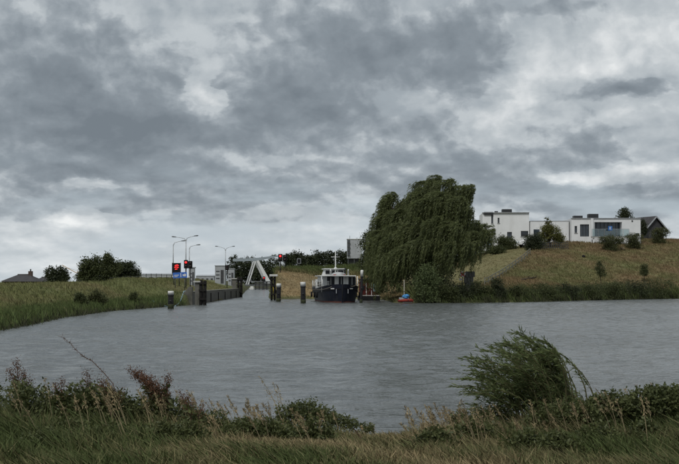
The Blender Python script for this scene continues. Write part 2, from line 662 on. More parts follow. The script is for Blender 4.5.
def ramp_side(x, y):
    """metres to the left of the fence line that climbs the hill"""
    dx, dy = (RAMP_B - RAMP_A) / np.linalg.norm(RAMP_B - RAMP_A)
    s = -((x - RAMP_A[0]) * dy - (y - RAMP_A[1]) * dx)
    t = (x - RAMP_A[0]) * dx + (y - RAMP_A[1]) * dy
    return np.where((t > 2) & (t < 48), s, -5.0)


def axis(parts):
    out = [parts[0][0]]
    for (a, b, st) in parts:
        n = max(1, int(round((b - a) / st)))
        out += list(a + (b - a) * (np.arange(n) + 1) / n)
    return np.array(out)


def build_ground():
    xs = axis([(-7000, -1000, 1500), (-1000, -200, 100), (-200, -40, 8), (-40, -24, 1.0), (-24, -7, .45), (-7, 52, 0.8), (52, 90, 2), (90, 200, 10), (200, 1000, 100), (1000, 7000, 1500)])
    ys = axis([(-3000, -100, 700), (-100, 0, 10), (0, 20, .4), (20, 50, 3), (50, 125, 1.1), (125, 215, .8), (215, 480, 3), (480, 700, 20), (700, 1500, 200), (1500, 9000, 1500)])
    X, Y = np.meshgrid(xs, ys)
    x, y = X.ravel(), Y.ravel()
    z = ground_z(x, y)
    v = np.stack([x, y, z], 1)
    nx, ny = len(xs), len(ys)
    i = (np.arange(ny - 1)[:, None] * nx + np.arange(nx - 1)[None, :]).ravel()
    q = np.stack([i, i + 1, i + nx + 1, i + nx], 1)
    me = np_mesh('ground', v, quads=q, smooth=True, tint=ground_tint(x, y))
    o = link_mesh('ground', me, tint_mat('ground_soil_grass', .95, .30, soil=(.10, .075, .045), bump=.5))
    tag(o, kind='structure')


def water_mat():
    m = bpy.data.materials.new('river_water')
    m.use_nodes = True
    k = NT(m.node_tree)
    b = k.n['Principled BSDF']
    b.inputs['Base Color'].default_value = (.080, .088, .087, 1)
    b.inputs['Roughness'].default_value = 0.14
    b.inputs['IOR'].default_value = 1.333
    b.inputs['Specular IOR Level'].default_value = 0.5
    p = k.new('ShaderNodeTexCoord').outputs['Object']
    # wind ripples run across the river; gusts make rougher and calmer patches
    pw = k.vm('MULTIPLY', p, (0.42, 1.0, 1.0))
    c = k.noise(pw, 3.2, 3, 0.6, 0.3)
    e = k.noise(k.vm('MULTIPLY', p, (0.8, 1.0, 1.0)), 9.0, 2, 0.6)
    gust = k.smooth(k.noise(k.vm('MULTIPLY', p, (0.035, 0.06, 1.0)), 1.0, 3, 0.55), 0.35, 0.65, 0.5, 1.0)
    h = k.m('ADD', k.m('MULTIPLY', c, 0.16), k.m('MULTIPLY', e, 0.055))
    bn = k.new('ShaderNodeBump')
    k.put(bn.inputs['Strength'], gust)
    bn.inputs['Distance'].default_value = 1.0
    k.put(bn.inputs['Height'], h)
    k.put(b.inputs['Normal'], bn.outputs[0])
    return m


def wave_z(x, y):
    """wind chop: many small wave trains running mostly leftwards and towards the near bank"""
    rng = np.random.default_rng(2)
    z = np.zeros_like(x)
    for i in range(46):
        lam = .5 * (1.5 / .5) ** rng.random()
        th = math.radians(218) + rng.normal() * .75
        kx, ky = math.cos(th) * 2 * math.pi / lam, math.sin(th) * 2 * math.pi / lam
        ph = rng.uniform(0, 6.28)
        steep = .031 * rng.uniform(.6, 1.4)
        s_ = np.sin(kx * x + ky * y + ph + .6 * np.sin(.11 * x + .07 * y + i))
        z += steep * lam / (2 * math.pi) * (s_ + .25 * s_ * s_)
    return z


def build_water():
    xs = axis([(-3000, -200, 400), (-200, -50, 10), (-50, -36, 1.5), (-36, 56, .30), (56, 62, 1.0), (62, 200, 10), (200, 3000, 400)])
    ys = axis([(14, 15, .5), (15, 192, .17), (192, 215, 1.0), (215, 480, 2)])
    X, Y = np.meshgrid(xs, ys)
    nx, ny = len(xs), len(ys)
    xc, yc = np.arange(0, nx, 4), np.arange(0, ny, 6)
    x, y = X.ravel(), Y.ravel()
    # waterline distance on a coarser lattice, spread back to the fine one
    dc = shore_dist(*np.meshgrid(xs[xc], ys[yc])).reshape(len(yc), len(xc))
    t1 = np.array([np.interp(xs, xs[xc], r) for r in dc])
    d = np.array([np.interp(ys, ys[yc], t1[:, j]) for j in range(nx)]).T.ravel()
    i = (np.arange(ny - 1)[:, None] * nx + np.arange(nx - 1)[None, :]).ravel()
    q = np.stack([i, i + 1, i + nx + 1, i + nx], 1)
    q = q[(d[q].min(1) < 0.9)]
    used = np.unique(q)
    rm = np.zeros(len(x), np.int32)
    rm[used] = np.arange(len(used))
    x, y, d = x[used], y[used], d[used]
    fade = sstep(x, -36, -33) * (1 - sstep(x, 53, 56)) * sstep(y, 15, 15.6) * (1 - sstep(y, 180, 192))
    fade = fade * (.35 + .65 * sstep(-d, -.5, 4)) * (.8 + .35 * wob(x, y, .06, 2.0))
    z = np.zeros_like(x)
    k = fade > 0
    z[k] = wave_z(x[k], y[k]) * fade[k]
    me = np_mesh('water', np.stack([x, y, z], 1), quads=rm[q], smooth=True)
    tag(link_mesh('water', me, water_mat()), kind='structure')


build_ground()
build_water()


# ------------------------------------------------------------------ plants as leaf-sized faces
def norm(a):
    return a / np.maximum(1e-9, np.linalg.norm(a, axis=1))[:, None]


def leaf_faces(c, d, L, W, rng, curl=0.0):
    """diamond leaves: base at c, pointing along d"""
    n = len(c)
    d = norm(d)
    s = norm(np.cross(d, rng.normal(size=(n, 3))))
    L = np.broadcast_to(L, (n,))[:, None]
    W = np.broadcast_to(W, (n,))[:, None]
    mid = c + d * L * .45
    nrm = np.cross(d, s)
    v = np.stack([c, mid + s * W / 2 + nrm * L * .06, c + d * L, mid - s * W / 2 + nrm * L * .06], 1).reshape(-1, 3)
    q = np.arange(4 * n).reshape(n, 4)
    return v, q


def blades(base, tip, W, rng, bend=None, tint=None):
    """grass blades: two quads' worth narrowing to a point, 5 vertices each"""
    n = len(base)
    d = tip - base
    s = norm(np.cross(d, rng.normal(size=(n, 3))))
    W = np.broadcast_to(W, (n,))[:, None]
    mid = base + d * .55
    if bend is not None:
        mid = mid + bend
    v = np.stack([base - s * W / 2, base + s * W / 2, mid + s * W * .38, mid - s * W * .38, tip], 1).reshape(-1, 3)
    o = np.arange(n)[:, None] * 5
    q = o + np.array([0, 1, 2, 3])
    t = o + np.array([3, 2, 4])
    tn = None if tint is None else np.repeat(tint, 5, axis=0)
    return v, q, t, tn


def join_arrays(parts):
    """[(v, quads, tris, tint), ...] -> one"""
    vs, qs, ts, cs, off = [], [], [], [], 0
    for v, q, t, c in parts:
        vs.append(v)
        if q is not None:
            qs.append(q + off)
        if t is not None:
            ts.append(t + off)
        if c is not None:
            cs.append(c)
        off += len(v)
    return (np.concatenate(vs), np.concatenate(qs) if qs else None, np.concatenate(ts) if ts else None, np.concatenate(cs) if cs else None)


# ------------------------------------------------------------------ grass on the banks (nobody could count it)
def slope_grass(name, label, n, xr, yr, keep, h, w, seed, per=4, tint_mul=1.0, lean=(-.35, 0.05), mat='bank_grass', hvar=None):
    rng = np.random.default_rng(seed)
    x = rng.uniform(*xr, n)
    y = rng.uniform(*yr, n)
    d = shore_dist(x, y)
    ok = keep(x, y, d) & (np.abs(x) < y * .31 + 2)
    x, y, d = x[ok], y[ok], d[ok]
    n = len(x)
    z = ground_z(x, y)
    cl = np.stack([x, y, z - .03], 1)
    hh = h[0] + (h[1] - h[0]) * rng.random(n) * np.clip(.75 + .6 * wob(x, y, .8, seed), .3, 1.4)
    if hvar is not None:
        hh = hh * hvar(x, y, d)
    tint = ground_tint(x, y) * tint_mul
    base = np.repeat(cl, per, 0) + rng.normal(size=(n * per, 3)) * np.array((.16, .16, 0))
    hp = np.repeat(hh, per) * rng.uniform(.6, 1.1, n * per)
    dr = np.stack([lean[0] + rng.normal(size=n * per) * .38, lean[1] + rng.normal(size=n * per) * .3, np.ones(n * per)], 1)
    tip = base + dr * hp[:, None]
    tt = np.repeat(tint, per, 0) * rng.uniform(.7, 1.35, (n * per, 1))
    v, q, t, c = blades(base, tip, w * rng.uniform(.6, 1.4, n * per), rng, tint=tt)
    me = np_mesh(name, v, quads=q, tris=t, tint=c)
    o = link_mesh(name, me, tint_mat(mat, .85, .30))
    tag(o, label, 'grass', kind='stuff')


slope_grass('dyke_grass', 'rough olive grass covering the long dyke on the left shore', 60000, (-42, -13), (54, 215),
            lambda x, y, d: (d > .2) & (d < 11) & (x < -12), (.18, .46), .05, 11, 4,
            hvar=lambda x, y, d: np.where((y > 121) & (d < 4), .4, 1.0))
slope_grass('cut_grass', 'short straw-coloured grass on the bank behind the blue boat', 16000, (-11, 8), (157, 190),
            lambda x, y, d: (d > .2) & (d < 15), (.10, .26), .05, 12, 4)
slope_grass('hill_grass', 'dry brownish grass covering the hill under the white houses', 60000, (5, 60), (130, 225),
            lambda x, y, d: (d > .3) & (d < 52), (.18, .5), .055, 13, 4,
            hvar=lambda x, y, d: np.where(ramp_side(x, y) > .4, .35, 1.0))
slope_grass('crest_weeds', 'tall green weeds along the crest behind the mooring posts', 5600, (-12, 9), (173, 186),
            lambda x, y, d: (y > 174) & (y < 181) & (d > .8), (.4, .95), .07, 14, 5, tint_mul=np.array((.62, .72, .62)))
slope_grass('shore_reeds', 'dark green reeds and sedge lining the shore below the hill', 17000, (8, 50), (128, 175),
            lambda x, y, d: (d > -.4) & (d < 5.2), (.95, 2.05), .06, 15, 5, tint_mul=np.array((.78, .92, .75)),
            hvar=lambda x, y, d: np.clip(1.1 - d * .12, .45, 1.1) * np.clip(.75 + .7 * wob(x, y, .55, 3), .3, 1.5))
slope_grass('dyke_shore_reeds', 'dark sedge at the water edge of the left dyke', 11000, (-22, -12), (54, 121),
            lambda x, y, d: (d > -.25) & (d < 2.1) & (y < 119), (.35, .8), .045, 16, 5, tint_mul=np.array((.75, .9, .75)),
            hvar=lambda x, y, d: np.clip(1.1 - d * .25, .4, 1.1))


# ------------------------------------------------------------------ trees and shrubs
BARK = principled('bark', (.060, .050, .038), .95, .3, 6, .1)
LEAF = {
    'willow': foliage_mat('willow_leaf', (.042, .056, .021), (.180, .205, .082), .5, .4, .75),
    'dark': foliage_mat('dark_leaf', (.016, .023, .010), (.050, .062, .027), .6, .2, .4),
    'mid': foliage_mat('mid_leaf', (.028, .038, .014), (.090, .104, .040), .6, .25, .5),
    'olive': foliage_mat('olive_leaf', (.034, .042, .016), (.100, .108, .042), .6, .25, .9),
    'gold': foliage_mat('golden_leaf', (.050, .056, .014), (.150, .150, .040), .6, .25, 1.2),
    'sallow': foliage_mat('sallow_leaf', (.055, .076, .026), (.180, .220, .088), .5, .4, 2.5),
    'pale': foliage_mat('pale_willow_leaf', (.050, .072, .026), (.150, .185, .080), .55, .3, .9),
    'weed': foliage_mat('weed_leaf', (.038, .050, .018), (.130, .145, .055), .55, .35, 3.0),
    'rust': foliage_mat('dock_seed', (.050, .026, .015), (.150, .075, .042), .8, .15, 3.0),
}


def crown_points(ells, n, rng, clump=0.28, per=26):
    """leaf positions gathered in clumps near the skins of several ellipsoids"""
    vol = np.array([(a[3] * a[4] + a[4] * a[5] + a[3] * a[5]) for a in ells])
    pk = rng.choice(len(ells), size=max(1, n // per), p=vol / vol.sum())
    E = np.array(ells)[pk]
    dirs = norm(rng.normal(size=(len(pk), 3)))
    r = np.where(rng.random(len(pk)) < .75, rng.uniform(.72, 1.04, len(pk)), rng.uniform(.2, .75, len(pk)))
    cc = E[:, :3] + dirs * E[:, 3:6] * r[:, None]
    rad = np.minimum(E[:, 3:6].mean(1), 1.6) * clump * rng.uniform(.6, 1.4, len(pk))
    pts = np.repeat(cc, per, 0) + rng.normal(size=(len(cc) * per, 3)) * np.repeat(rad, per)[:, None] * np.array((1, 1, .75))
    out = np.repeat(dirs, per, 0)
    return pts, out


def tree(name, label, cat, base, ells, n, leaf, mat, trunk=.16, group=None, seed=1, limbs=True, droop=-.3, tname='trunk', cname='crown', clump=.28, per=26):
    rng = np.random.default_rng(seed)
    base = Vector(base)
    t = thing(name, label, cat, base, 0, group)
    mb = MB()
    cz = [e for e in ells]
    top = max(cz, key=lambda e: e[2])
    fork = min(e[2] - e[5] * .5 for e in cz)
    fork = max(fork, .12 * top[2])
    mb.tube([(0, 0, -.25), (trunk * .2, 0, fork * .5), (top[0] * .25, top[1] * .25, fork), (top[0] * .7, top[1] * .7, top[2] * .8), (top[0], top[1], top[2] + top[5] * .3)],
            [trunk * 1.25, trunk, trunk * .85, trunk * .5, trunk * .15], 7)
    for e in cz:
        a = Vector((top[0] * .25, top[1] * .25, fork))
        b = Vector(e[:3])
        m = (a + b) / 2 + Vector((0, 0, -.1 * (b - a).length))
        mb.tube([a, m, b], [trunk * .5, trunk * .32, trunk * .12], 5)
        for _ in range(5):
            dv = Vector(rng.normal(size=3)).normalized()
            tip = b + Vector((dv.x * e[3], dv.y * e[4], dv.z * e[5])) * .85
            mb.tube([m.lerp(b, .6), tip], [trunk * .14, trunk * .04], 4)
    mb.build(tname, BARK, t)
    p, o = crown_points(ells, n, rng, clump, per)
    k = p[:, 2] > .02
    p, o = p[k], o[k]
    d = o * .6 + rng.normal(size=p.shape) * .7 + np.array((-.25, 0, droop))
    v, q = leaf_faces(p, d, leaf * rng.uniform(.6, 1.3, len(p)), leaf * .55 * rng.uniform(.6, 1.3, len(p)), rng)
    link_mesh(cname, np_mesh(cname, v, quads=q), LEAF[mat], t)
    return t


def px_ells(lst, base, Y, depth=None):
    """crown lobes seen at (px, py) with half sizes in photo pixels, at distance Y; depth like the width"""
    s = Y / F_PX
    out = []
    for i, (px, py, rx, rz) in enumerate(lst):
        p = at(px, py, Y) - Vector(base)
        ry = rx * s * .9
        out.append((p.x, ((i * 37) % 11 / 11.0 - .5) * rx * s * .7, p.z, rx * s, ry, rz * s))
    return out


def px_tree(name, label, cat, px, Y, lst, n, leaf, mat, **kw):
    b = G(px, Y)
    es = px_ells(lst, b, Y)
    lo = min(e[2] - e[5] for e in es)
    w = max(e[3] for e in es)
    if cat == 'bush' and lo > .1:                   # a bush is leafy down to the ground
        k = max(1, int(math.ceil(lo / (w * .9))))
        for j in range(k):
            es.append((0, 0, lo * (j + .5) / k, w * 1.25, w * 1.1, max(.3, lo / k)))
    elif cat == 'tree' and lo > 2.2 and name != 'young_tree':
        k = max(1, int(math.ceil((lo - 1.6) / (w * 1.3))))
        for j in range(k):
            es.append((0, 0, 1.6 + (lo - 1.6) * (j + .5) / k, w * 1.2, w * 1.1, max(.5, (lo - 1.6) / k * .8)))
        n = int(n * (1 + .4 * k))
    lst = es
    return tree(name, label, cat, b, es, n, leaf, mat, **kw)


# ---- the weeping willow
def willow():
    rng = np.random.default_rng(77)
    Y0 = 139.5
    base = G(428, Y0)
    t = thing('weeping_willow', 'huge weeping willow trailing into the water beside the moored boat', 'tree', base)
    s = Y0 / F_PX
    # lobes: top of each tress as seen (px, py), half width px, hanging length px, depth in metres
    lobes = [
        (437, 180, 11, 45, 0), (449, 182, 10, 48, -2), (427, 184, 10, 50, 1.5), (461, 188, 9, 48, 0.5), (471, 188, 6, 26, 1), (417, 192, 10, 52, -2),
        (440, 195, 14, 58, -4), (458, 201, 12, 52, -4.5), (427, 203, 13, 60, -5), (405, 203, 8, 50, 1), (392, 195, 6, 44, 1), (386, 199, 5, 52, 0),
        (398, 213, 10, 62, -3), (384, 214, 6, 58, -1), (381, 234, 8, 60, -3), (388, 242, 10, 58, -5), (402, 228, 11, 62, -5.5), (417, 222, 13, 62, -6.5),
        (436, 220, 13, 62, -7), (452, 226, 12, 55, -7), (468, 212, 9, 55, -3.5), (476, 223, 7, 50, -1), (483, 228, 6, 42, 0), (491, 229, 4, 24, .5),
        (474, 236, 10, 42, -5), (466, 242, 10, 38, -6.5), (395, 256, 9, 44, -7), (387, 262, 8, 40, -6), (407, 248, 10, 48, -8), (381, 252, 7, 48, 0),
        (447, 198, 13, 60, 4), (427, 196, 12, 60, 5), (465, 206, 9, 58, 4), (408, 207, 11, 62, 5), (392, 217, 9, 64, 4), (476, 228, 8, 48, 4),
        (430, 215, 13, 60, 7), (455, 220, 12, 60, 7), (412, 225, 12, 60, 7), (388, 237, 8, 58, 5), (376, 242, 5, 50, 1), (422, 240, 12, 42, -8), (448, 246, 10, 34, -8),
        (433, 238, 12, 50, 3), (412, 236, 11, 56, 2), (458, 238, 11, 44, 2), (398, 240, 10, 56, 2),
    ]
    P, D = [], []
    mb = MB()
    fork = Vector((0.1, .2, 2.6))
    mb.tube([(0.2, 0, -.4), (.1, .1, 1.4), fork], [.6, .5, .45], 10)
    for (px, py, rw, hang, dep) in lobes:
        top = at(px, py, Y0 + dep * .8) - base
        rw_m, hg = rw * s, hang * s
        mid = fork.lerp(top, .55) + Vector((0, 0, .8))
        mb.tube([fork, mid, top + Vector((.3, 0, -.5))], [.26, .16, .05], 5)
        # each limb carries a few tresses: tight bundles of strands that arch over and stream downwind (left)
        for b_ in range(int(5 + rw * .45)):
            a = rng.uniform(0, 2 * math.pi)
            out = math.sqrt(rng.uniform(.0, 1)) * rw_m
            bx, by = math.cos(a) * out - .2 * rw_m, math.sin(a) * out * .85
            Lb = hg * rng.uniform(.5, 1.05) * (1.1 - .3 * out / rw_m)
            lift = rng.uniform(-.7, .35)
            drift = rng.uniform(.10, .26)
            for j in range(int(rng.integers(9, 15))):
                ox, oy = bx + rng.normal() * .30, by + rng.normal() * .30
                L = Lb * rng.uniform(.6, 1.1)
                npt = int(L * 15) + 8
                u = np.sort(rng.random(npt))
                ex = np.sin(np.minimum(1, u / .34) * math.pi / 2)
                x = top.x + .5 + ox * ex - (drift * L * u ** 1.25 + .5 * ex)
                y = top.y + oy * ex
                z = top.z + lift + .38 * rw_m * np.sin(np.minimum(1, u / .2) * math.pi / 2) * .5 - L * np.maximum(0, u - .10) ** 1.3
                z = np.maximum(z, .10 - base.z + rng.random(npt) * .5)
                P.append(np.stack([x, y, z], 1) + rng.normal(size=(npt, 3)) * np.array((.05, .05, .04)))
                dd = np.stack([ox * .4 * (1 - u) - .45, oy * .4 * (1 - u), -u * 1.7 + .1], 1)
                D.append(dd + rng.normal(size=(npt, 3)) * .16)
    P, D = np.concatenate(P), np.concatenate(D)
    v, q = leaf_faces(P, D, rng.uniform(.18, .42, len(P)), rng.uniform(.035, .065, len(P)), rng)
    mb.build('trunk', BARK, t)
    link_mesh('crown', np_mesh('crown', v, quads=q), LEAF['willow'], t)
    return t


willow()

# tree half hidden at the willow's left, and the sallow in front of its trunk
px_tree('alder_tree', 'small green tree leaning out of the left side of the willow', 'tree', 372, 150,
        [(368, 243, 7, 10), (372, 258, 8, 12), (366, 262, 6, 10), (374, 240, 6, 8), (378, 272, 7, 10)], 7000, .21, 'mid', seed=3, trunk=.14)
px_tree('sallow_bush', 'pale green rounded bush standing before the willow trunk', 'bush', 427, 131.6,
        [(427, 272, 6, 9), (421, 283, 6, 9), (433, 281, 6, 9), (427, 291, 8, 8)], 9000, .17, 'pale', seed=4, trunk=.07, clump=.35)
for i, (px, Y, lst, lab, mt) in enumerate([
    (433, 132.3, [(428, 294, 8, 6), (437, 293, 8, 6)], 'low dark bush at the water edge under the willow', 'mid'),
    (464, 134.5, [(456, 290, 9, 7), (468, 289, 10, 7)], 'broad dark bush on the shore right of the willow', 'dark'),
    (497, 136.5, [(497, 288, 6, 9), (500, 293, 6, 6)], 'upright dark bush on the shore at the foot of the fence', 'dark'),
    (545, 144, [(540, 290, 10, 7), (552, 291, 9, 6)], 'wide dark bush in the reeds below the golden tree', 'mid'),
    (590, 152.5, [(584, 289, 10, 6), (597, 290, 9, 6)], 'low dark bush in the reeds below the large window', 'mid'),
    (634, 161, [(628, 287, 10, 6), (642, 288, 10, 6)], 'low dark bush in the reeds at the right edge', 'dark'),
    (450, 132.6, [(446, 292, 6, 6), (454, 293, 6, 5)], 'small bush between the pale bush and the broad dark one', 'mid'),
    (482, 135.5, [(478, 289, 7, 8), (487, 291, 6, 6)], 'leafy bush on the shore between broad and upright bushes', 'mid'),
    (516, 139.5, [(511, 291, 7, 6), (521, 290, 8, 6)], 'leafy bush in the reeds right of the upright dark bush', 'mid'),
    (568, 148.5, [(563, 290, 8, 6), (573, 291, 7, 5)], 'leafy bush in the reeds left of the young round tree', 'dark'),
    (612, 156.5, [(607, 288, 8, 6), (617, 288, 8, 6)], 'leafy bush in the reeds right of the young round tree', 'mid'),
    (657, 163.5, [(652, 287, 8, 6), (664, 286, 9, 6)], 'leafy bush in the reeds cut by the right edge', 'mid'),
]):
    px_tree('shore_bush', lab, 'bush', px, Y, lst, 4000, .15, mt, seed=20 + i, trunk=.05, group='bushes along the hill shore')
for i, (px, Y, lst, lab) in enumerate([
    (600.5, 165, [(600, 268, 4.5, 5), (601, 274, 4.5, 4.5), (599, 264.5, 2.5, 3)], 'young round-headed tree on the slope below the balcony'),
    (644, 173, [(644, 268, 3.5, 4), (644, 272, 3.5, 3.5)], 'small young tree on the slope near the right edge'),
]):
    px_tree('young_tree', lab, 'tree', px, Y, lst, 2600, .12, 'mid', seed=40 + i, trunk=.05, group='young trees on the hill slope')
for i, (px, Y, lst, lab) in enumerate([
    (81, 90, [(80, 299, 5, 6), (83, 303, 5, 5)], 'narrow dark shrub on the left dyke slope'),
    (98, 95, [(96, 296, 6, 6), (101, 299, 6, 6), (92, 301, 5, 5)], 'largest dark shrub on the left dyke slope'),
    (135, 105, [(134, 298, 3.5, 5), (136, 302, 3, 4)], 'small shrub on the left dyke nearest the mooring post'),
]):
    px_tree('dyke_shrub', lab, 'bush', px, Y, lst, 3000, .11, 'olive' if i == 1 else 'mid', seed=50 + i, trunk=.04, group='shrubs on the left dyke')

# trees behind the left dyke
px_tree('broadleaf_tree', 'light-topped tree behind the left dyke, leftmost of the trio', 'tree', 92, 190,
        [(88, 267, 7, 8), (96, 265, 7, 8), (92, 272, 10, 7), (84, 274, 5, 6)], 7000, .30, 'mid', seed=61, group='trees behind the left dyke')
px_tree('broadleaf_tree', 'tallest middle tree of the trio behind the left dyke', 'tree', 109, 194,
        [(109, 259, 5, 5), (106, 268, 6, 7), (113, 268, 6, 7), (109, 274, 8, 6)], 7000, .30, 'mid', seed=62, group='trees behind the left dyke')
px_tree('broadleaf_tree', 'dark dense tree at the right of the trio behind the left dyke', 'tree', 127, 198,
        [(122, 268, 7, 6), (130, 269, 7, 6), (126, 275, 11, 6), (136, 275, 4, 5)], 7500, .30, 'dark', seed=63, group='trees behind the left dyke')
px_tree('broadleaf_tree', 'round dark tree between the roofs and the crane', 'tree', 58, 170,
        [(52, 274, 5, 6), (60, 273, 6, 6), (66, 275, 4, 5), (58, 279, 9, 5)], 5500, .27, 'dark', seed=64, group='trees behind the left dyke')

# trees behind the bridge and along the far horizon
for i, (px, Y, py, rx, ry, lab) in enumerate([
    (236, 490, 264, 6, 8, 'dark tree behind the left end of the bridge beam'), (246, 496, 266, 7, 9, 'dark tree seen between the bridge struts'),
    (257, 502, 267, 7, 10, 'dark tree behind the peak of the bridge frame'), (266, 488, 268, 7, 10, 'dark tree behind the white bridge leg'),
    (276, 498, 266, 7, 10, 'dark tree behind the red signal by the bridge')]):
    px_tree('dyke_tree', lab, 'tree', px, Y, [(px - 2, py, rx, ry), (px + 3, py + 4, rx, ry), (px - 4, py + 9, rx, ry), (px + 4, py + 12, rx, ry * .8)], 4200, .6, 'dark', seed=70 + i, trunk=.2, group='trees behind the bridge')
for i, (px, py, rx, ry, lab) in enumerate([
    (289, 259, 4, 4, 'low dark tree right of the twin signal lights'), (297, 256, 6, 5, 'broad dark tree behind the small square sign'),
    (305, 258, 5, 4, 'lower dark tree between two taller horizon trees'), (312, 259, 4, 4, 'lowest dark horizon tree above the mooring post'),
    (320, 255.5, 6, 5, 'tall round dark tree left of the boat mast'), (331, 256, 5, 5, 'dark tree directly behind the boat mast'),
    (342, 255, 6, 5, 'dark tree touching the grey tower'), (352, 258, 6, 4, 'dark tree at the foot of the grey tower')]):
    Y = 420 + (i * 13) % 37
    px_tree('horizon_tree', lab, 'tree', px, Y, [(px - 2, py, rx * .8, ry), (px + 2, py + 2, rx * .8, ry), (px, py + 7, rx, ry)], 3000, .55, 'dark', seed=80 + i, trunk=.25, group='trees on the far horizon')

# garden plants by the houses
px_tree('garden_bush', 'rounded green bush below the two-storey white house', 'bush', 507, 196,
        [(503, 242, 6, 6), (510, 242, 6, 5), (507, 247, 9, 4)], 7000, .2, 'mid', seed=91)
px_tree('garden_bush', 'dark clipped round bush in front of the white car', 'bush', 534, 192,
        [(531, 241, 6, 6), (537, 241, 6, 6), (534, 246, 8, 4)], 8000, .17, 'dark', seed=92)
px_tree('golden_tree', 'golden green tree with one bare leader before the low white house', 'tree', 550, 194,
        [(547, 229, 5, 5), (553, 233, 7, 6), (545, 237, 6, 6), (558, 238, 5, 5), (546.5, 221, 1.6, 3.5), (550, 225, 3, 4)], 8000, .2, 'gold', seed=93, trunk=.12)
px_tree('garden_bush', 'green bush at the right end of the glass balustrade', 'bush', 634, 196, [(630, 237, 5, 3), (637, 237, 5, 3)], 5000, .17, 'olive', seed=94)
px_tree('garden_bush', 'low scrubby bush under the glass balustrade', 'bush', 611, 193, [(604, 240, 6, 3), (612, 239, 6, 3.5), (620, 240, 5, 3)], 6000, .17, 'olive', seed=95)
px_tree('roofline_tree', 'dark tree rising behind the flat roof of the low house', 'tree', 624, 232,
        [(622, 213, 5, 4), (627, 213, 5, 4), (624.5, 211, 3.5, 3), (625, 218, 7, 4)], 3000, .26, 'dark', seed=96)
px_tree('hedge_tree', 'narrow dark tree between the low house and the gabled house', 'tree', 643, 212, [(643, 224, 2.4, 5), (644, 230, 2.6, 5)], 2200, .18, 'dark', seed=97)
px_tree('garden_bush', 'light green bush in front of the gabled house', 'bush', 659, 203, [(656, 233, 5, 4), (663, 232, 5, 4)], 5000, .18, 'olive', seed=98)
for i, (px, Y, lab) in enumerate(((398, 158, 'dark thicket behind the left side of the willow'), (418, 156, 'dark thicket behind the willow trunk'), (440, 155, 'dark thicket behind the right side of the willow'))):
    px_tree('thicket_bush', lab, 'bush', px, Y, [(px - 6, 268, 9, 8), (px + 6, 267, 9, 8), (px, 276, 12, 9)], 5000, .22, 'dark', seed=120 + i, trunk=.08, group='thicket behind the willow')
px_tree('garden_bush', 'spreading low bush beside the ramp under the two-storey house', 'bush', 497, 192, [(493, 250, 6, 4), (500, 251, 6, 4)], 5000, .18, 'mid', seed=99)


# ------------------------------------------------------------------ lock entrance: quay wall, fenders, mooring posts
M_CONC = principled('old_concrete', (.115, .112, .10), .9, .25, 1.5, .2, bump=.4, stain=((.035, .04, .028), 1.2, .8))
M_CAPC = principled('pale_concrete', (.36, .36, .34), .85, .2, 3)
M_TIMB = principled('tarred_timber', (.018, .017, .016), .9, .35, 4, .1, bump=.3)
M_WHITE = principled('white_paint', (.56, .56, .54), .5, .08, 2.5, .4, stain=((.40, .40, .37), 2.0, .6))
M_BLACK = principled('black_paint', (.014, .014, .015), .8, .3, 3, .12)
M_STEEL = principled('galvanised_steel', (.30, .31, .32), .5, .2, 3, .5, .5)
M_DARKM = principled('dark_metal', (.045, .047, .05), .55, .25, 3)
M_BLUES = principled('sign_blue', (.035, .12, .42), .5, .08, 2)
M_RED = glow_mat('lit_red', (1.0, .03, .03), 1.0)
M_GREYP = principled('grey_panel', (.30, .315, .33), .6, .1, 1.2, .3, stain=((.2, .2, .2), 1.5, .5))
M_YEL = principled('yellow_paint', (.52, .38, .04), .6, .15, 3)
M_ROPE = principled('pale_blue_hose', (.22, .34, .42), .7, .1, 5)


def quay():
    wl = (Vector((-14.42, 121.5, 0)), Vector((-14.8, 186, 0)))
    t = thing('quay_wall', 'low stained concrete quay wall along the lock entrance', 'wall', wl[0])
    n = 7
    d = (wl[1] - wl[0])
    for i in range(n):
        a, b = d * (i / n), d * ((i + 1) / n)
        u = d.normalized()
        m = MB()
        c = (a + b) / 2
        ang = math.atan2(-d.x, d.y)
        h = 1.13 + .02 * ((i * 5) % 3)
        m.box((c.x, c.y, h / 2 - .5), (.55, (b - a).length - .16, h + 1.0), ang)
        m.build('panel', M_CONC, t, .03)
    m = MB()
    m.box((d.x / 2 - .12, d.y / 2, .2), (.32, d.length, 1.7), math.atan2(-d.x, d.y))
    m.build('backing', M_CONC, t)
    for i in range(n - 1):          # ladder-black joint timbers
        c = d * ((i + 1) / n)
        MB().box((c.x + .29, c.y, .2), (.14, .2, 1.6)).build('rubbing_timber', M_TIMB, t)
    m = MB()
    m.box((d.x / 2 - .1, d.y / 2, 1.24), (.62, d.length + .2, .10), math.atan2(-d.x, d.y))
    m.build('coping', principled('coping_concrete', (.17, .165, .14), .9, .25, 1.2), t)
    # wing wall sloping down into the water
    o = Vector((-14.5, 121.2, 0))
    w = thing('wing_wall', 'sloping dark concrete wing wall at the lock mouth', 'wall', o)
    m = MB()
    m.prism([(-1.1, -.6), (.45, -.6), (.45, 1.75), (.1, 1.75), (-1.1, .25)], -.3, .3)
    m.build('slab', M_CONC, w, .03)


quay()


def concrete_pier(x, y, h, label, w=.42):
    t = thing('concrete_pier', label, 'pier', (x, y, 0), 0, 'concrete piers at the lock mouth')
    MB().box((0, 0, h / 2 - .6), (w, w, h + 1.2)).build('shaft', M_CONC, t, .03)
    MB().box((0, 0, h + .075), (w + .3, w + .3, .15)).build('cap', M_CAPC, t, .03)


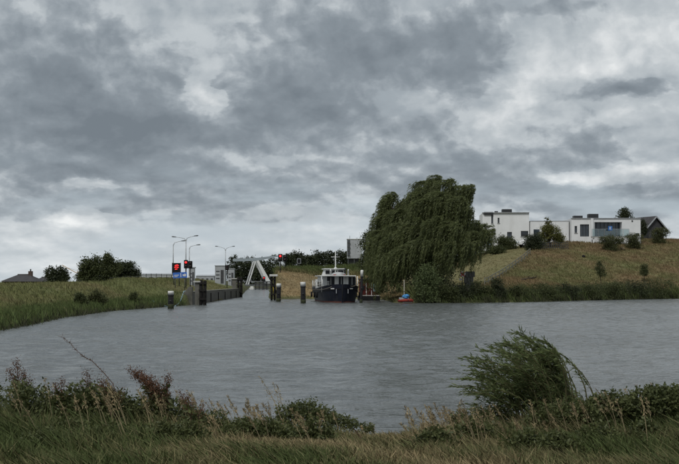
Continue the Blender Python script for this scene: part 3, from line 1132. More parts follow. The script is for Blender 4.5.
def timber_fender(x, y, h, label, n=2, w=.3, sp=.42, brace=0.0, bx=None):
    t = thing('timber_fender', label, 'fender', (x, y, 0), 0, 'black timber fenders in the lock mouth')
    for i in range(n):
        MB().tube([(i * sp, 0, -1.6), (i * sp + .02, 0, h - .06 * i), (i * sp + .02, 0, h - .06 * i + .04)], [w / 2, w / 2, w / 2 - .03], 9).build('pile', M_TIMB, t)
    for z in (h * .25, h * .6, h * .88):
        MB().box(((n - 1) * sp / 2, -w / 2 - .03, z), (sp * (n - 1) + w, .1, .2)).build('beam', M_TIMB, t, .015)
    if brace:
        MB().bar((.1, .15, h * .7), (brace, .4, -.3), .16).build('brace', M_TIMB, t)


concrete_pier(xat(197.5, 120.4), 120.4, 2.15, 'grey concrete pier with pale cap at the near lock corner')
timber_fender(xat(201, 120.2), 120.2, 2.35, 'black double timber fender beside the near grey pier', 2, .34, .36)
concrete_pier(xat(234.5, 184), 184, 2.6, 'pale capped concrete pier at the far end of the quay', .6)
timber_fender(xat(238.3, 183.5), 183.5, 2.9, 'black double timber fender at the far end of the quay', 2, .38, .42)
t_f = timber_fender(xat(271.6, 150), 150, 2.9, 'black timber fender with diagonal brace at the straw bank', 2, .26, .36, 1.1)
t = thing('fender_platform', 'small white platform cap on top of the braced timber fender', 'platform', (xat(273, 150), 150, 2.92))
MB().box((.08, 0, .09), (.95, .7, .16)).build('slab', M_WHITE, t, .03)
MB().box((.08, -.36, .0), (.95, .05, .12)).build('lip', M_CAPC, t)
t = thing('yellow_rail', 'short yellow hand rail behind the white fender platform', 'rail', (xat(276.5, 163), 163, gz(xat(276.5, 163), 163)))
for dx in (-.4, .4):
    MB().tube([(dx, 0, -.2), (dx, 0, 1.0)], .04, 6).build('post', M_YEL, t)
for z in (.55, 1.0):
    MB().tube([(-.6, 0, z), (.6, 0, z)], .035, 6).build('bar', M_YEL, t)


def mooring_post(px, Y, top_py, w, label, lean=0.0):
    x = xat(px, Y)
    h = at(px, top_py, Y).z
    t = thing('mooring_post', label, 'mooring post', (x, Y, 0), 0, 'white-topped mooring posts')
    t.rotation_euler = (0, lean, 0)
    r = w / 2
    ch = h * .18
    MB().tube([(0, 0, -2.0), (0, 0, 0), (0, 0, h - ch)], [r, r * .98, r * .97], 16).build('pile', M_BLACK, t)
    MB().tube([(0, 0, h - ch), (0, 0, h - .05), (0, 0, h)], [r + .015, r + .015, r - .02], 16).build('white_top', M_WHITE, t)
    MB().tube([(0, 0, h - ch - .12), (0, 0, h - ch)], r + .02, 16).build('band', M_DARKM, t)
    MB().tube([(0, 0, -.15), (0, 0, .28), (0, 0, .38)], [r + .012, r + .012, r + .004], 16).build('algae_band', principled('algae', (.032, .038, .018), .9, .4, 6), t)
    MB().tube([(-r * .3, -r - .07, h * .45), (0, -r - .09, h * .47), (r * .3, -r - .07, h * .45)], .035, 6).build('mooring_hook', M_DARKM, t)


mooring_post(171, 103.5, 291, .47, 'white-topped black mooring post off the left dyke')
mooring_post(278.5, 141, 283.5, .52, 'white-topped black mooring post next to the braced fender', .02)
mooring_post(303.3, 130, 282, .52, 'white-topped black mooring post left of the blue boat', -.015)
mooring_post(361, 131.5, 270, .28, 'slim white-topped post at the right bow of the boat', .03)


# ------------------------------------------------------------------ signals, signs and lamps
def ship_signal(px, py0, py1, Y, label, lit, w=.55, group='shipping signal lights'):
    a, b = at(px, py0, Y), at(px, py1, Y)
    g = gz(a.x, Y)
    t = thing('signal_light', label, 'signal light', (a.x, Y, g), 0, group)
    z0, z1 = b.z - g, a.z - g
    MB().tube([(0, .12, -.3), (0, .12, z1 - .1)], .06, 8).build('post', M_DARKM, t)
    MB().box((0, 0, (z0 + z1) / 2), (w, .2, z1 - z0)).build('backboard', M_BLACK, t, .06)
    H = z1 - z0
    for i, f in enumerate((.72, .30)):
        z = z0 + H * f
        r = min(w * .27, .17)
        on = lit and i == 0
        MB().tube([(0, -.10, z), (0, -.135, z)], r, 14).build('lamp', M_RED if on else principled('dark_lens', (.03, .02, .02), .2, .1), t)
        MB().tube([(-r, -.12, z + r * .6), (-r * .6, -.3, z + r), (r * .6, -.3, z + r), (r, -.12, z + r * .6)], .02, 5).build('hood', M_BLACK, t)


ship_signal(186, 260, 268.5, 142, 'lit red signal on a post left of the lock beside the matrix board', True, .46)
ship_signal(190.3, 261, 268.5, 146, 'unlit dark signal right of the lit one on the left dyke', False, .5)
ship_signal(280.3, 254, 261.5, 172, 'lit red signal on the straw bank crest by the bridge', True, .56)
ship_signal(285, 255, 261.5, 175, 'unlit dark signal next to the lit one on the crest', False, .6)
ship_signal(227, 265, 270, 200, 'small dark signal on the lock plateau under the far lamp post', False, .6)


def matrix_board():
    Y = 140
    a, b = at(172.3, 263, Y), at(180.6, 273.5, Y)
    c = (a + b) / 2
    g = gz(c.x, Y)
    t = thing('matrix_sign', 'black board with lit red strokes on the left dyke', 'signal board', (c.x, Y, g))
    w, h, z = b.x - a.x, a.z - b.z, c.z - g
    for dx in (-.3, .3):
        MB().tube([(dx, .15, -.3), (dx, .15, z)], .05, 8).build('post', M_DARKM, t)
    MB().box((0, 0, z), (w, .16, h)).build('board', M_BLACK, t, .03)
    for (x0, z0, x1, z1) in [(-.18, .25, .12, .32), (.12, .32, .26, .24), (-.22, .08, .02, .14), (.02, .14, .26, .06), (-.16, -.1, .12, -.06)]:
        MB().bar((x0 * w, -.1, z + z0 * h), (x1 * w, -.1, z + z1 * h), .04, .085).build('red_stroke', M_RED, t)
    for dx in (-1, 1):
        MB().box((dx * w * .5, -.02, z), (.05, .2, h + .06)).build('frame', M_DARKM, t)


matrix_board()


def blue_sign():
    Y = 133
    c = at(180, 275.2, Y)
    g = gz(c.x, Y)
    t = thing('blue_sign', 'wide blue board with white arrow and symbol under the red signals', 'sign', (c.x, Y, g), R(4))
    z = c.z - g
    for dx in (-.5, .5):
        MB().tube([(dx, .06, -.4), (dx, .06, z)], .04, 6).build('post', M_DARKM, t)
    tilt = Matrix.Rotation(R(-3), 3, 'Y')
    MB().box((0, 0, z), (1.45, .05, .6), rot=tilt).build('board', M_BLUES, t)
    def mark(pts):
        m = MB()
        m.prism([tuple((tilt @ Vector((u, 0, v)))[i] for i in (0, 2)) for u, v in pts], -.032, -.028)
        for k, v in enumerate(m.v):
            m.v[k] = (v[0], v[1], v[2] + z)
        m.build('symbol', M_WHITE, t)
    mark([(.28, -.12), (.50, -.12), (.50, -.22), (.66, 0), (.50, .2), (.50, .08), (.28, .08)])
    mark([(.05, -.2), (.13, -.2), (.13, .2), (.05, .2)])
    mark([(-.6, -.02), (-.12, -.02), (-.12, .05), (-.6, .05)])
    mark([(-.6, -.16), (-.25, -.16), (-.25, -.1), (-.6, -.1)])


blue_sign()


def small_square_sign():
    Y = 178
    c = at(299, 261, Y)
    g = gz(c.x, Y)
    t = thing('square_sign', 'small black square sign with pale border on the crest', 'sign', (c.x, Y, g))
    z = c.z - g
    MB().tube([(0, .05, -.3), (0, .05, z)], .04, 6).build('post', M_DARKM, t)
    MB().box((0, 0, z), (.55, .04, .7)).build('border', M_GREYP, t)
    MB().box((0, -.03, z), (.42, .03, .56)).build('face', M_BLACK, t)


small_square_sign()


def lamp_post(px, Y, top_py, arms, label, side=None):
    """arms: list of (horizontal reach px, rise px) to left(-) or right(+)"""
    p = at(px, top_py, Y)
    g = gz(p.x, Y)
    t = thing('lamp_post', label, 'lamp post', (p.x, Y, g), 0, 'street lamps beyond the lock')
    h = p.z - g
    s = Y / F_PX
    MB().tube([(0, 0, -.4), (0, 0, h * .5), (0, 0, h)], [.13, .10, .075], 8).build('mast', M_STEEL, t)
    MB().tube([(0, 0, 0), (0, 0, .9)], .17, 8).build('base_sleeve', M_STEEL, t)
    for (rx, rz) in arms:
        e = Vector((rx * s, 0, h + rz * s))
        q = MB().tube([(0, 0, h - .25), (rx * s * .12, 0, h + rz * s * .45), (rx * s * .55, 0, h + rz * s * .8), e], [.065, .055, .05, .045], 6).build('arm', M_STEEL, t)
        dx = .4 if rx > 0 else -.4
        MB().tube([(e.x - dx * .5, 0, e.z), (e.x + dx, 0, e.z + .06), (e.x + dx * 1.6, 0, e.z + .07)], [.07, .12, .05], 6).build('lamp_head', M_DARKM, t)


lamp_post(186, 235, 240, [(-11, 3), (9, 4)], 'tall twin-armed street lamp above the red signals')
lamp_post(173.3, 240, 244.5, [(9, 3.5)], 'single-armed street lamp above the matrix board')
lamp_post(189.4, 255, 248, [(8, 3)], 'single-armed street lamp right of the twin lamp')
lamp_post(225.5, 330, 250, [(-8, 3.5), (7, 3.5)], 'twin-armed street lamp left of the bridge beam')


def cabin(name, label, cat, px0, px1, py0, py1, Y, depth, mat, roof=None):
    a, b = at(px0, py0, Y), at(px1, py1, Y)
    cx = (a.x + b.x) / 2
    g = min(gz(cx, Y), gz(a.x, Y), b.z)
    t = thing(name, label, cat, (cx, Y + depth / 2, g))
    h = a.z - g
    w = b.x - a.x
    MB().box((0, 0, h / 2 - .3), (w, depth, h + .6)).build('wall', mat, t, .03)
    MB().box((0, 0, h + .06), (w + .16, depth + .16, .12)).build('roof', roof or M_GREYP, t)
    MB().box((w * .22, -depth / 2 - .02, h * .4), (w * .3, .05, h * .75)).build('door', M_DARKM, t)
    for k in range(3):
        MB().box((-w * .22, -depth / 2 - .02, h * (.3 + .2 * k)), (w * .36, .04, h * .05)).build('louvre', M_DARKM, t)


cabin('equipment_cabinet', 'pale grey cabinet right of the lit red signal', 'cabinet', 189.6, 194.4, 268, 277, 152, .8, M_GREYP)
cabin('service_hut', 'wide grey hut on the plateau left of the bridge', 'hut', 215, 225, 266, 276, 225, 2.5, M_GREYP)
cabin('service_hut', 'smaller grey hut next to the dark bridge trees', 'hut', 228, 234, 269, 277, 232, 2.0, M_GREYP)


def hose():
    pts = []
    for px, Y in ((190, 131), (186, 127), (184, 122), (182, 119), (179.5, 117), (177, 114), (172, 112.5), (164, 111.5), (152, 111)):
        x = xat(px, Y)
        x = min(x, -14.9)
        pts.append((x, Y, gz(x, Y) + .16))
    o = MB().tube(pts, .045, 6).build('hose', M_ROPE)
    tag(o, 'pale blue hose lying down the dyke slope below the blue sign', 'hose')


hose()


# ------------------------------------------------------------------ the drawbridge
def bridge():
    Y = 397.0
    o = Vector((xat(256, Y), Y, 0))
    t = thing('drawbridge', 'white drawbridge with a long grey balance beam across the canal', 'bridge', o, R(14))
    s = Y / F_PX
    zb = at(256, 289, Y).z
    ztop = at(254, 261.3, Y).z
    zdeck = at(254, 284.5, Y).z
    wp = principled('bridge_white', (.62, .63, .63), .55, .06, 1)
    bb = principled('bridge_beam_grey', (.27, .31, .34), .55, .08, 1)
    for yo in (-1.9, 1.9):
        # two slim struts and one broad leg form the tall A
        MB().bar((-.5, yo, ztop), (-2.9, yo, zdeck - .4), .28, .34).build('strut', wp, t)
        leg = MB()
        leg.prism([(-.25, ztop + .2), (.55, ztop + .2), (4.7, zdeck + .2), (3.2, zdeck + .2)], yo - .22, yo + .22)
        leg.build('leg', wp, t, .03)
        bm = MB()
        bm.prism([(-7.0, ztop - .1), (-7.0, ztop + .75), (0, ztop + 1.05), (8.4, ztop + 2.1), (8.4, ztop + 1.7), (0, ztop + .15)], yo - .2, yo + .2)
        bm.build('balance_beam', bb, t, .02)
        MB().tube([(8.1, yo, ztop + 1.8), (7.6, yo, zdeck + .4)], .07, 6).build('lift_rod', M_STEEL, t)
    MB().box((-6.2, 0, ztop + .3), (1.7, 3.4, .75)).build('counterweight', bb, t, .05)
    for x, z in ((-3, ztop + .45), (2.5, ztop + .9), (5.5, ztop + 1.35), (8.2, ztop + 1.85), (0.1, ztop + .1)):
        MB().box((x, 0, z), (.3, 3.4, .3)).build('cross_beam', bb, t)
    MB().box((3.7, 0, zdeck + 1.4), (.4, 3.36, .5)).build('portal_tie', wp, t)
    MB().box((2.2, 0, zdeck - .25), (17, 4.4, .5)).build('deck', principled('deck_steel', (.10, .105, .11), .7, .2, 1), t)
    for yo in (-2.15, 2.15):
        MB().tube([(-6.3, yo, zdeck + 1.0), (10.7, yo, zdeck + 1.0)], .05, 6).build('handrail', M_STEEL, t)
        for i in range(12):
            x = -6.2 + i * 1.53
            MB().tube([(x, yo, zdeck), (x, yo, zdeck + 1.0)], .035, 5).build('rail_post', M_STEEL, t)
    for x in (-4.6, 6.6):
        MB().box((x, 0, (zdeck - .5) / 2 - .6), (1.6, 5.2, zdeck - .45 + 1.2)).build('abutment', M_CONC, t)
    return t


bridge()


def guide_fender():
    Y = 372
    a, b = at(255.5, 281.8, Y), at(270.5, 289, Y)
    t = thing('guide_fender', 'dark plank guide fence in the water under the bridge', 'fender', (a.x, Y, 0))
    w = b.x - a.x
    h = a.z
    for i in range(5):
        MB().tube([(w * i / 4, .2, -1.5), (w * i / 4, .2, h + .1)], .16, 8).build('pile', M_TIMB, t)
    for i in range(5):
        MB().box((w / 2, 0, .3 + (h - .4) * i / 4), (w + .3, .12, .26)).build('plank', principled('grey_timber', (.06, .06, .058), .85, .3, 2), t)


guide_fender()
ship_signal(264, 276.5, 281.5, 371, 'lit red signal on the plank guide fence under the bridge', True, .75)
t = thing('small_boat', 'small white boat moored under the bridge', 'boat', (xat(252, 378), 378, 0))
m = MB()
m.prism([(-.55, -.1), (.55, -.1), (.75, .5), (-.75, .5)], -1.6, 1.6)
m.build('hull', M_WHITE, t, .08)
MB().box((0, .3, .7), (.9, 1.2, .4)).build('cabin', M_WHITE, t, .06)


# ------------------------------------------------------------------ far buildings
def control_tower():
    Y = 380
    a, b = at(347, 239.5, Y), at(361.5, 258.5, Y)
    g = gz(a.x, Y)
    c = (a.x + b.x) / 2
    t = thing('control_tower', 'pale grey tower block raised on dark columns behind the willow', 'tower', (c, Y + 2, g))
    w, z1, z0 = b.x - a.x, a.z - g, b.z - g
    MB().box((0, 0, (z0 + z1) / 2), (w, 4, z1 - z0)).build('block', M_GREYP, t, .05)
    MB().box((0, 0, z1 + .1), (w + .2, 4.2, .2)).build('parapet', M_CAPC, t)
    for dx in (-.42, 0, .42):
        for dy in (-1.6, 1.6):
            MB().box((dx * w, dy, z0 / 2 - .3), (.35, .35, z0 + .6)).build('column', M_DARKM, t)
    MB().box((0, .4, z0 - .9), (w * .9, 2.6, 1.7)).build('plant_floor', M_DARKM, t)
    for k in range(4):
        z = z0 + (z1 - z0) * (.16 + .22 * k)
        MB().box((-w * .38, -2.25, z), (w * .2, .5, .12)).build('balcony', M_DARKM, t)
        MB().box((-w * .38, -2.03, z + .5), (w * .18, .06, .75)).build('window', glass_mat('dark_glass', (.03, .035, .04)), t)
    MB().tube([(-w * .3, 0, z1 + .2), (-w * .3, 0, z1 + 1.2)], .05, 5).build('aerial', M_DARKM, t)


control_tower()

M_ROOF = principled('slate_roof', (.050, .048, .050), .8, .2, 2, .2, bump=.2, bscale=8)
M_BRICK = principled('brown_brick', (.07, .05, .042), .9, .2, 4)


def gable_house(name, label, px0, px1, py_ridge, py_eave, Y, depth, chim=None, hip=0.0):
    a, b = at(px0, py_ridge, Y), at(px1, py_eave, Y)
    c = (a.x + b.x) / 2
    g = min(gz(c, Y + depth / 2), b.z - 1.6)
    t = thing(name, label, 'house', (c, Y + depth / 2, g))
    w, zr, ze = b.x - a.x, a.z - g, b.z - g
    MB().box((0, 0, ze / 2 - .2), (w - .4, depth - .5, ze + .4)).build('wall', M_BRICK, t)
    rf = MB()
    rf.add([(-w / 2, -depth / 2, ze), (w / 2, -depth / 2, ze), (w / 2, depth / 2, ze), (-w / 2, depth / 2, ze), (-w / 2 + hip, 0, zr), (w / 2 - hip, 0, zr)],
           [(0, 1, 5, 4), (2, 3, 4, 5), (1, 2, 5), (3, 0, 4), (0, 3, 2, 1)])
    r = rf.build('roof', M_ROOF, t)
    MB().tube([(-w / 2 + hip, 0, zr + .03), (w / 2 - hip, 0, zr + .03)], .09, 6).build('ridge', principled('ridge_tile', (.075, .07, .068), .8, .2, 3), r)
    if chim:
        x = at(chim[0], py_ridge, Y).x - c
        zt = at(chim[0], chim[1], Y).z - g
        MB().box((x, 0, (zr + zt) / 2 - .3), (.55, .55, zt - zr + .9)).build('chimney', M_BRICK, r)
        MB().tube([(x, 0, zt), (x, 0, zt + .45)], .1, 6).build('chimney_pot', M_DARKM, r)
    for dx in (-.25, .05, .3):
        f = MB().box((dx * w, -depth / 2 + .22, ze * .55), (.9, .1, 1.0)).build('window', M_WHITE, t)
        MB().box((dx * w, -depth / 2 + .16, ze * .55), (.74, .06, .84)).build('pane', glass_mat('dark_glass', (.03, .035, .04)), f)


gable_house('farm_house', 'dark-roofed house with chimney behind the left dyke', 0, 35, 274.6, 281.5, 178, 7, (24.5, 272), 1.6)
gable_house('farm_house', 'lower dark-roofed building right of the chimney house', 32, 55, 277.3, 281.5, 184, 5, None, .8)


def crane():
    Y = 600
    p = at(77.5, 273.5, Y)
    g = gz(p.x, Y)
    t = thing('crane', 'thin tan crane with raised jib behind the left dyke', 'crane', (p.x, Y, g))
    cm = principled('crane_tan', (.40, .27, .13), .6, .1, 1)
    h = p.z - g
    MB().box((0, 0, h / 2), (.45, .45, h)).build('mast', cm, t)
    tip = at(62, 265, Y) - Vector((p.x, Y, g))
    j = MB()
    j.bar((0, 0, h), tip, .3, .3)
    j.build('jib', cm, t)
    MB().bar((0, 0, h), (1.2, 0, h + .5), .5, .6).build('counter_jib', cm, t)
    MB().tube([(0, 0, h + 1.3), tip * .7 + Vector((0, 0, h * .3))], .05, 4).build('stay', M_DARKM, t)
    MB().box((0, 0, h + .7), (.3, .3, 1.4)).build('tower_top', cm, t)


crane()


def shed(label, px0, px1, py0, py1, Y, depth, mat):
    a, b = at(px0, py0, Y), at(px1, py1, Y)
    c = (a.x + b.x) / 2
    g = gz(c, Y)
    t = thing('far_shed', label, 'building', (c, Y + depth / 2, g), 0, 'far sheds beyond the left dyke')
    w, h = b.x - a.x, a.z - g
    MB().box((0, 0, h / 2 - .3), (w, depth, h + .6)).build('wall', mat, t)
    rf = MB()
    rf.prism([(-depth / 2 - .2, h + .01), (depth / 2 + .2, h + .01), (0, h + .5)], -w / 2 - .2, w / 2 + .2, 'x')
    rf.build('roof', principled('pale_sheet_roof', (.33, .35, .37), .6, .08, .3), t)
    for k in range(4):
        MB().box((-w * .375 + w * .25 * k, -depth / 2 - .03, h * .45), (w * .12, .08, h * .4)).build('door', M_DARKM, t)


shed('small grey block at the foot of the crane', 76, 83.5, 275, 282, 420, 6, M_GREYP)
shed('long pale low shed behind the left dyke', 139, 171, 274.5, 282, 430, 12, M_GREYP)
shed('long pale shed between the signals and the grey hut', 196, 214, 276, 282, 470, 12, M_GREYP)


# ------------------------------------------------------------------ fence on the dyke crest
def wire_fence():
    t = thing('wire_fence', 'thin post and wire fence along the left dyke crest', 'fence', (0, 0, 0))
    pts = []
    for px in np.linspace(110, 172, 13):
        Y = np.interp(px, [110, 172], [132, 150])
        x = xat(px, Y)
        pts.append(Vector((x, Y, gz(x, Y))))
    t.location = pts[0]
    for p in pts:
        q = p - pts[0]
        MB().tube([q + Vector((0, 0, -.2)), q + Vector((0, 0, .75))], .03, 5).build('post', M_TIMB, t)
    for z in (.4, .68):
        MB().tube([p - pts[0] + Vector((0, 0, z)) for p in pts], .007, 4).build('wire', M_STEEL, t)


wire_fence()


def ramp_fence():
    n = 15
    pts = []
    for i in range(n):
        a = RAMP_A + (RAMP_B - RAMP_A) * (i / (n - 1))
        pts.append(Vector((a[0], a[1], gz(a[0], a[1]))))
    t = thing('rail_fence', 'weathered wooden rail fence climbing the hill beside the ramp', 'fence', pts[0])
    wood = principled('weathered_wood', (.16, .16, .13), .85, .2, 3)
    for p in pts:
        q = p - pts[0]
        MB().box(q + Vector((0, 0, .35)), (.11, .11, 1.25)).build('post', wood, t)
    for i in range(n - 1):
        for z in (.45, .88):
            MB().bar(pts[i] - pts[0] + Vector((0, .08, z)), pts[i + 1] - pts[0] + Vector((0, .08, z)), .05, .11).build('rail', wood, t)


ramp_fence()


# ------------------------------------------------------------------ the blue boat
def loft(stations, close_ends=True):
    """stations: list of rings (equal length) -> verts, faces"""
    n = len(stations[0])
    vs = [p for r in stations for p in r]
    fs = []
    for i in range(len(stations) - 1):
        for j in range(n - 1):
            fs.append((i * n + j, i * n + j + 1, (i + 1) * n + j + 1, (i + 1) * n + j))
    if close_ends:
        fs.append(tuple(range(n)))
        fs.append(tuple(range((len(stations) - 1) * n, len(stations) * n))[::-1])
    return vs, fs


M_NAVY = principled('navy_hull', (.007, .009, .017), .5, .3, 1.2, .25, stain=((.030, .030, .032), 1.5, .6))
M_RUST = principled('red_boot_paint', (.085, .028, .02), .75, .3, 2)
M_BWHT = principled('boat_white', (.56, .57, .56), .45, .10, 1.5, .4, stain=((.33, .32, .28), 2.2, .7))
M_GLASS = principled('cabin_glass', (.02, .022, .025), .25, .2, 1, .15)
M_DECK = principled('deck_grey', (.16, .17, .17), .8, .2, 2)


def boat():
    s = 133.0 / F_PX
    bow = Vector((xat(342.3, 133.0), 133.0, 0))
    t = thing('motor_cruiser', 'old navy-hulled barge cruiser with white deckhouse and mast', 'boat', bow, R(5.5))
    L = 18.0
    # local: bow at y=0, stern at y=L
    st = [0, .25, .7, 1.4, 2.4, 4, 7, 11, 14.5, 16.8, 18]
    hb = [.12, .62, 1.15, 1.62, 1.95, 2.12, 2.2, 2.2, 2.12, 1.9, 1.55]     # half breadth at the rail
    sh = [1.95, 1.92, 1.86, 1.78, 1.68, 1.58, 1.46, 1.42, 1.5, 1.62, 1.7]  # rail height

    def ring(i, z0, z1, off=0.0, nz=6):
        pts = []
        for k in range(nz + 1):
            f = k / nz
            z = z0 + (z1 - z0) * f
            q = max(0.0, min(1.0, (z + .7) / (sh[i] + .7)))
            w = hb[i] * (.70 + .30 * q ** .8) if i > 1 else hb[i] * (.35 + .65 * q)
            rake = -(.25 * q) if i == 0 else 0
            pts.append((w + off, st[i] + rake, z))
        return pts
    rings = []
    for i in range(len(st)):
        r = ring(i, -.7, sh[i])
        rings.append([(-x, y, z) for x, y, z in r[::-1]] + r)
    vs, fs = loft(rings)
    m = MB()
    m.add(vs, fs, True)
    hull = m.build('hull', M_NAVY, t)
    # boot stripe at the waterline and rubbing strake below the rail
    for nm, za, zb, off, mt in (('boot_stripe', -.2, .16, .012, M_RUST), ('rubbing_strake', None, None, .05, M_BLACK), ('cap_rail', None, None, .03, M_BWHT)):
        m = MB()
        for sg in (-1, 1):
            rr = []
            for i in range(len(st)):
                z0, z1 = (za, zb) if za is not None else ((sh[i] - .5, sh[i] - .40) if nm == 'rubbing_strake' else (sh[i] - .015, sh[i] + .035))
                rr.append([(sg * x, y - (.02 if i == 0 else 0), z) for x, y, z in ring(i, z0, z1, off, 2)])
            vs, fs = loft(rr, False)
            m.add(vs, fs)
        m.build(nm, mt if nm != 'cap_rail' else M_NAVY, hull)
    MB().tube([(0, -.29, 1.95), (0, -.12, .6), (0, .02, -.2)], .045, 6).build('stem_bar', M_BLACK, hull)
    for sg in (-1, 1):
        MB().box((sg * 1.0, .36, 1.50), (.5, .03, .10), sg * .85).build('name_plate', M_BWHT, hull)
        MB().bar((sg * .62, .14, 1.45), (sg * .62, .10, 1.0), .07).build('anchor', M_STEEL, hull)
    m = MB()
    dk = [(-h * .96, y, z - .42) for h, y, z in zip(hb, st, sh)] + [(h * .96, y, z - .42) for h, y, z in zip(hb, st, sh)][::-1]
    n = len(st)
    m.add(dk, [(i, i + 1, 2 * n - 2 - i, 2 * n - 1 - i) for i in range(n - 1)])
    m.build('deck', M_DECK, t)
    # forward deckhouse with open front under a white roof
    dz, y0, y1 = 1.22, 2.9, 9.5
    roof_z = at(345, 276.3, 136).z
    h = MB()
    h.box((-.25, y0 + .8, (dz + roof_z) / 2), (.45, .12, roof_z - dz))
    h.box((.75, y0 + .8, (dz + roof_z) / 2), (.55, .12, roof_z - dz))
    h.box((-1.55, y0 + .8, (dz + roof_z) / 2), (.5, .12, roof_z - dz))
    h.box((0, y0 + .81, dz + .2), (3.7, .10, .5))
    h.box((-1.83, (y0 + .9 + y1) / 2, (dz + roof_z) / 2), (.08, y1 - y0 - .9, roof_z - dz))
    h.box((1.83, (y0 + .9 + y1) / 2, (dz + roof_z) / 2), (.08, y1 - y0 - .9, roof_z - dz))
    h.box((0, y1, (dz + roof_z) / 2), (3.7, .1, roof_z - dz))
    house = h.build('deckhouse', M_BWHT, t)
    MB().box((-.2, (y0 + y1) / 2, roof_z + .05), (3.9, y1 - y0 + .5, .10)).build('deckhouse_roof', M_BWHT, house, .03)
    for x, w in ((-.88, .84), (.25, .54), (1.42, .76)):
        f = MB().box((x, y0 + .84, dz + .42 + (roof_z - dz - .5) / 2), (w, .06, roof_z - dz - .5)).build('window', M_GLASS, house)
        MB().bar((x, y0 + .80, dz + .45), (x, y0 + .80, roof_z - .1), .05).build('mullion', M_BWHT, f)
    for k in range(5):          # ventilation louvres
        MB().box((-1.3, y0 + .72, dz + .35 + .17 * k), (.5, .05, .08)).build('louvre', M_BWHT, house)
    for sg in (-1, 1):
        for k in range(4):
            MB().box((sg * 1.885, y0 + 1.9 + 1.3 * k, dz + .75), (.04, .8, .5)).build('side_window', M_GLASS, house)
    for x in (-1.95, 1.9):
        MB().tube([(x, y0 - .2, 1.1), (x, y0 - .2, roof_z + .02)], .045, 6).build('roof_post', M_BWHT, house)
    # wheelhouse further aft, to the left
    wz0, wz1 = roof_z + .1, roof_z + .78
    w = MB()
    w.prism([(-1.45, wz0), (.95, wz0), (.75, wz1), (-1.2, wz1)], 6.3, 9.2)
    wh = w.build('wheelhouse', M_BWHT, t, .05)
    MB().box((-.22, 7.6, wz1 + .05), (2.4, 3.4, .09)).build('wheelhouse_roof', M_BWHT, wh, .03)
    for x in (-.95, -.25, .45):
        MB().box((x, 6.27, wz0 + .36), (.55, .05, .36)).build('window', M_GLASS, wh)
    w = MB()
    w.prism([(-1.5, dz), (-.2, dz), (-.2, 1.9), (-1.5, 2.1)], 11.5, 15.5)
    w.build('aft_cabin', M_BWHT, t, .05)
    # upturned white dinghy with red bottom on the roof
    d = MB()
    rr = []
    for y, a, z in ((0, .1, .22), (.25, .42, .34), (.8, .66, .40), (1.5, .70, .42), (2.0, .56, .36)):
        rr.append([(a * math.cos(q), y, z * math.sin(q)) for q in np.linspace(0, math.pi, 9)])
    vs, fs = loft(rr)
    d.add([(x * 1.15 + .05, y + 3.3, z * .8 + roof_z + .14) for x, y, z in vs], fs, True)
    dg = d.build('dinghy', principled('dinghy_grey', (.36, .37, .37), .6, .15, 2, stain=((.2, .2, .19), 2.5, .6)), t)
    e = MB()
    for sg in (-1, 1):
        e.bar((sg * .5 + .05, 3.35, roof_z + .15), (sg * .72 + .05, 4.6, roof_z + .15), .10, .12)
    e.build('dinghy_gunwale', principled('boat_red', (.24, .03, .025), .5, .15, 2), dg)
    # mast with crosstree, pipes and boom
    mz = at(336, 250, 138).z
    ms = MB().tube([(-.15, 6.1, roof_z), (-.15, 6.1, roof_z + 1.3), (-.15, 6.1, mz)], [.10, .065, .035], 8).build('mast', M_BWHT, t)
    cz = at(336, 256.8, 138).z
    MB().tube([(-.65, 6.1, cz), (.35, 6.1, cz)], .035, 6).build('crosstree', M_BWHT, ms)
    MB().sphere((-.15, 6.05, roof_z + .85), (.2, .2, .16)).build('radar_dome', M_BWHT, ms)
    MB().tube([(.3, 6.1, roof_z + .75), (1.1, 6.1, roof_z + .8)], .05, 6).build('boom', M_DARKM, ms)
    for x, hh, mt in ((.85, .75, M_DARKM), (1.2, .62, M_BWHT), (-.75, .6, M_BWHT)):
        MB().tube([(x, 5.6, roof_z), (x, 5.6, roof_z + hh), (x, 5.4, roof_z + hh + .1)], .09, 8).build('vent_pipe', mt, t)
    # stanchions and rails round the side decks
    for sg in (-1, 1):
        for zz in (.40, .78):
            pts = [(sg * (hb[i] - .06), st[i], sh[i] + zz) for i in range(4, len(st))]
            MB().tube(pts, .022, 5).build('guard_rail', M_BWHT, t)
        for i in range(4, len(st)):
            MB().tube([(sg * (hb[i] - .06), st[i], sh[i] - .1), (sg * (hb[i] - .06), st[i], sh[i] + .8)], .025, 5).build('stanchion', M_BWHT, t)
        for y in (4.5, 8, 12):
            MB().tube([(sg * 2.34, y, .5), (sg * 2.34, y, 1.1)], .11, 8).build('fender', M_BLACK, t)
    MB().box((-1.75, 10.8, 1.9), (.5, .06, 1.2)).build('locker', M_BWHT, t)
    return t


boat()
M_LINE = principled('mooring_line', (.20, .18, .14), .9, .2, 6)
for a_, b_, lab in (((-.45, 134.0, 1.9), (at(303.3, 286, 130).x, 130, at(303.3, 286, 130).z), 'slack mooring line from the boat to the left post'),
                    ((1.0, 134.0, 1.85), (at(361, 280, 131.5).x, 131.5, at(361, 280, 131.5).z), 'short mooring line from the bow to the slim post')):
    a_, b_ = Vector(a_), Vector(b_)
    pts_ = [a_.lerp(b_, u) - Vector((0, 0, .45 * (1 - (2 * u - 1) ** 2) * min(1, (b_ - a_).length / 4))) for u in [k / 10 for k in range(11)]]
    tag(MB().tube(pts_, .022, 5).build('mooring_line', M_LINE), lab, 'rope', 'mooring lines')


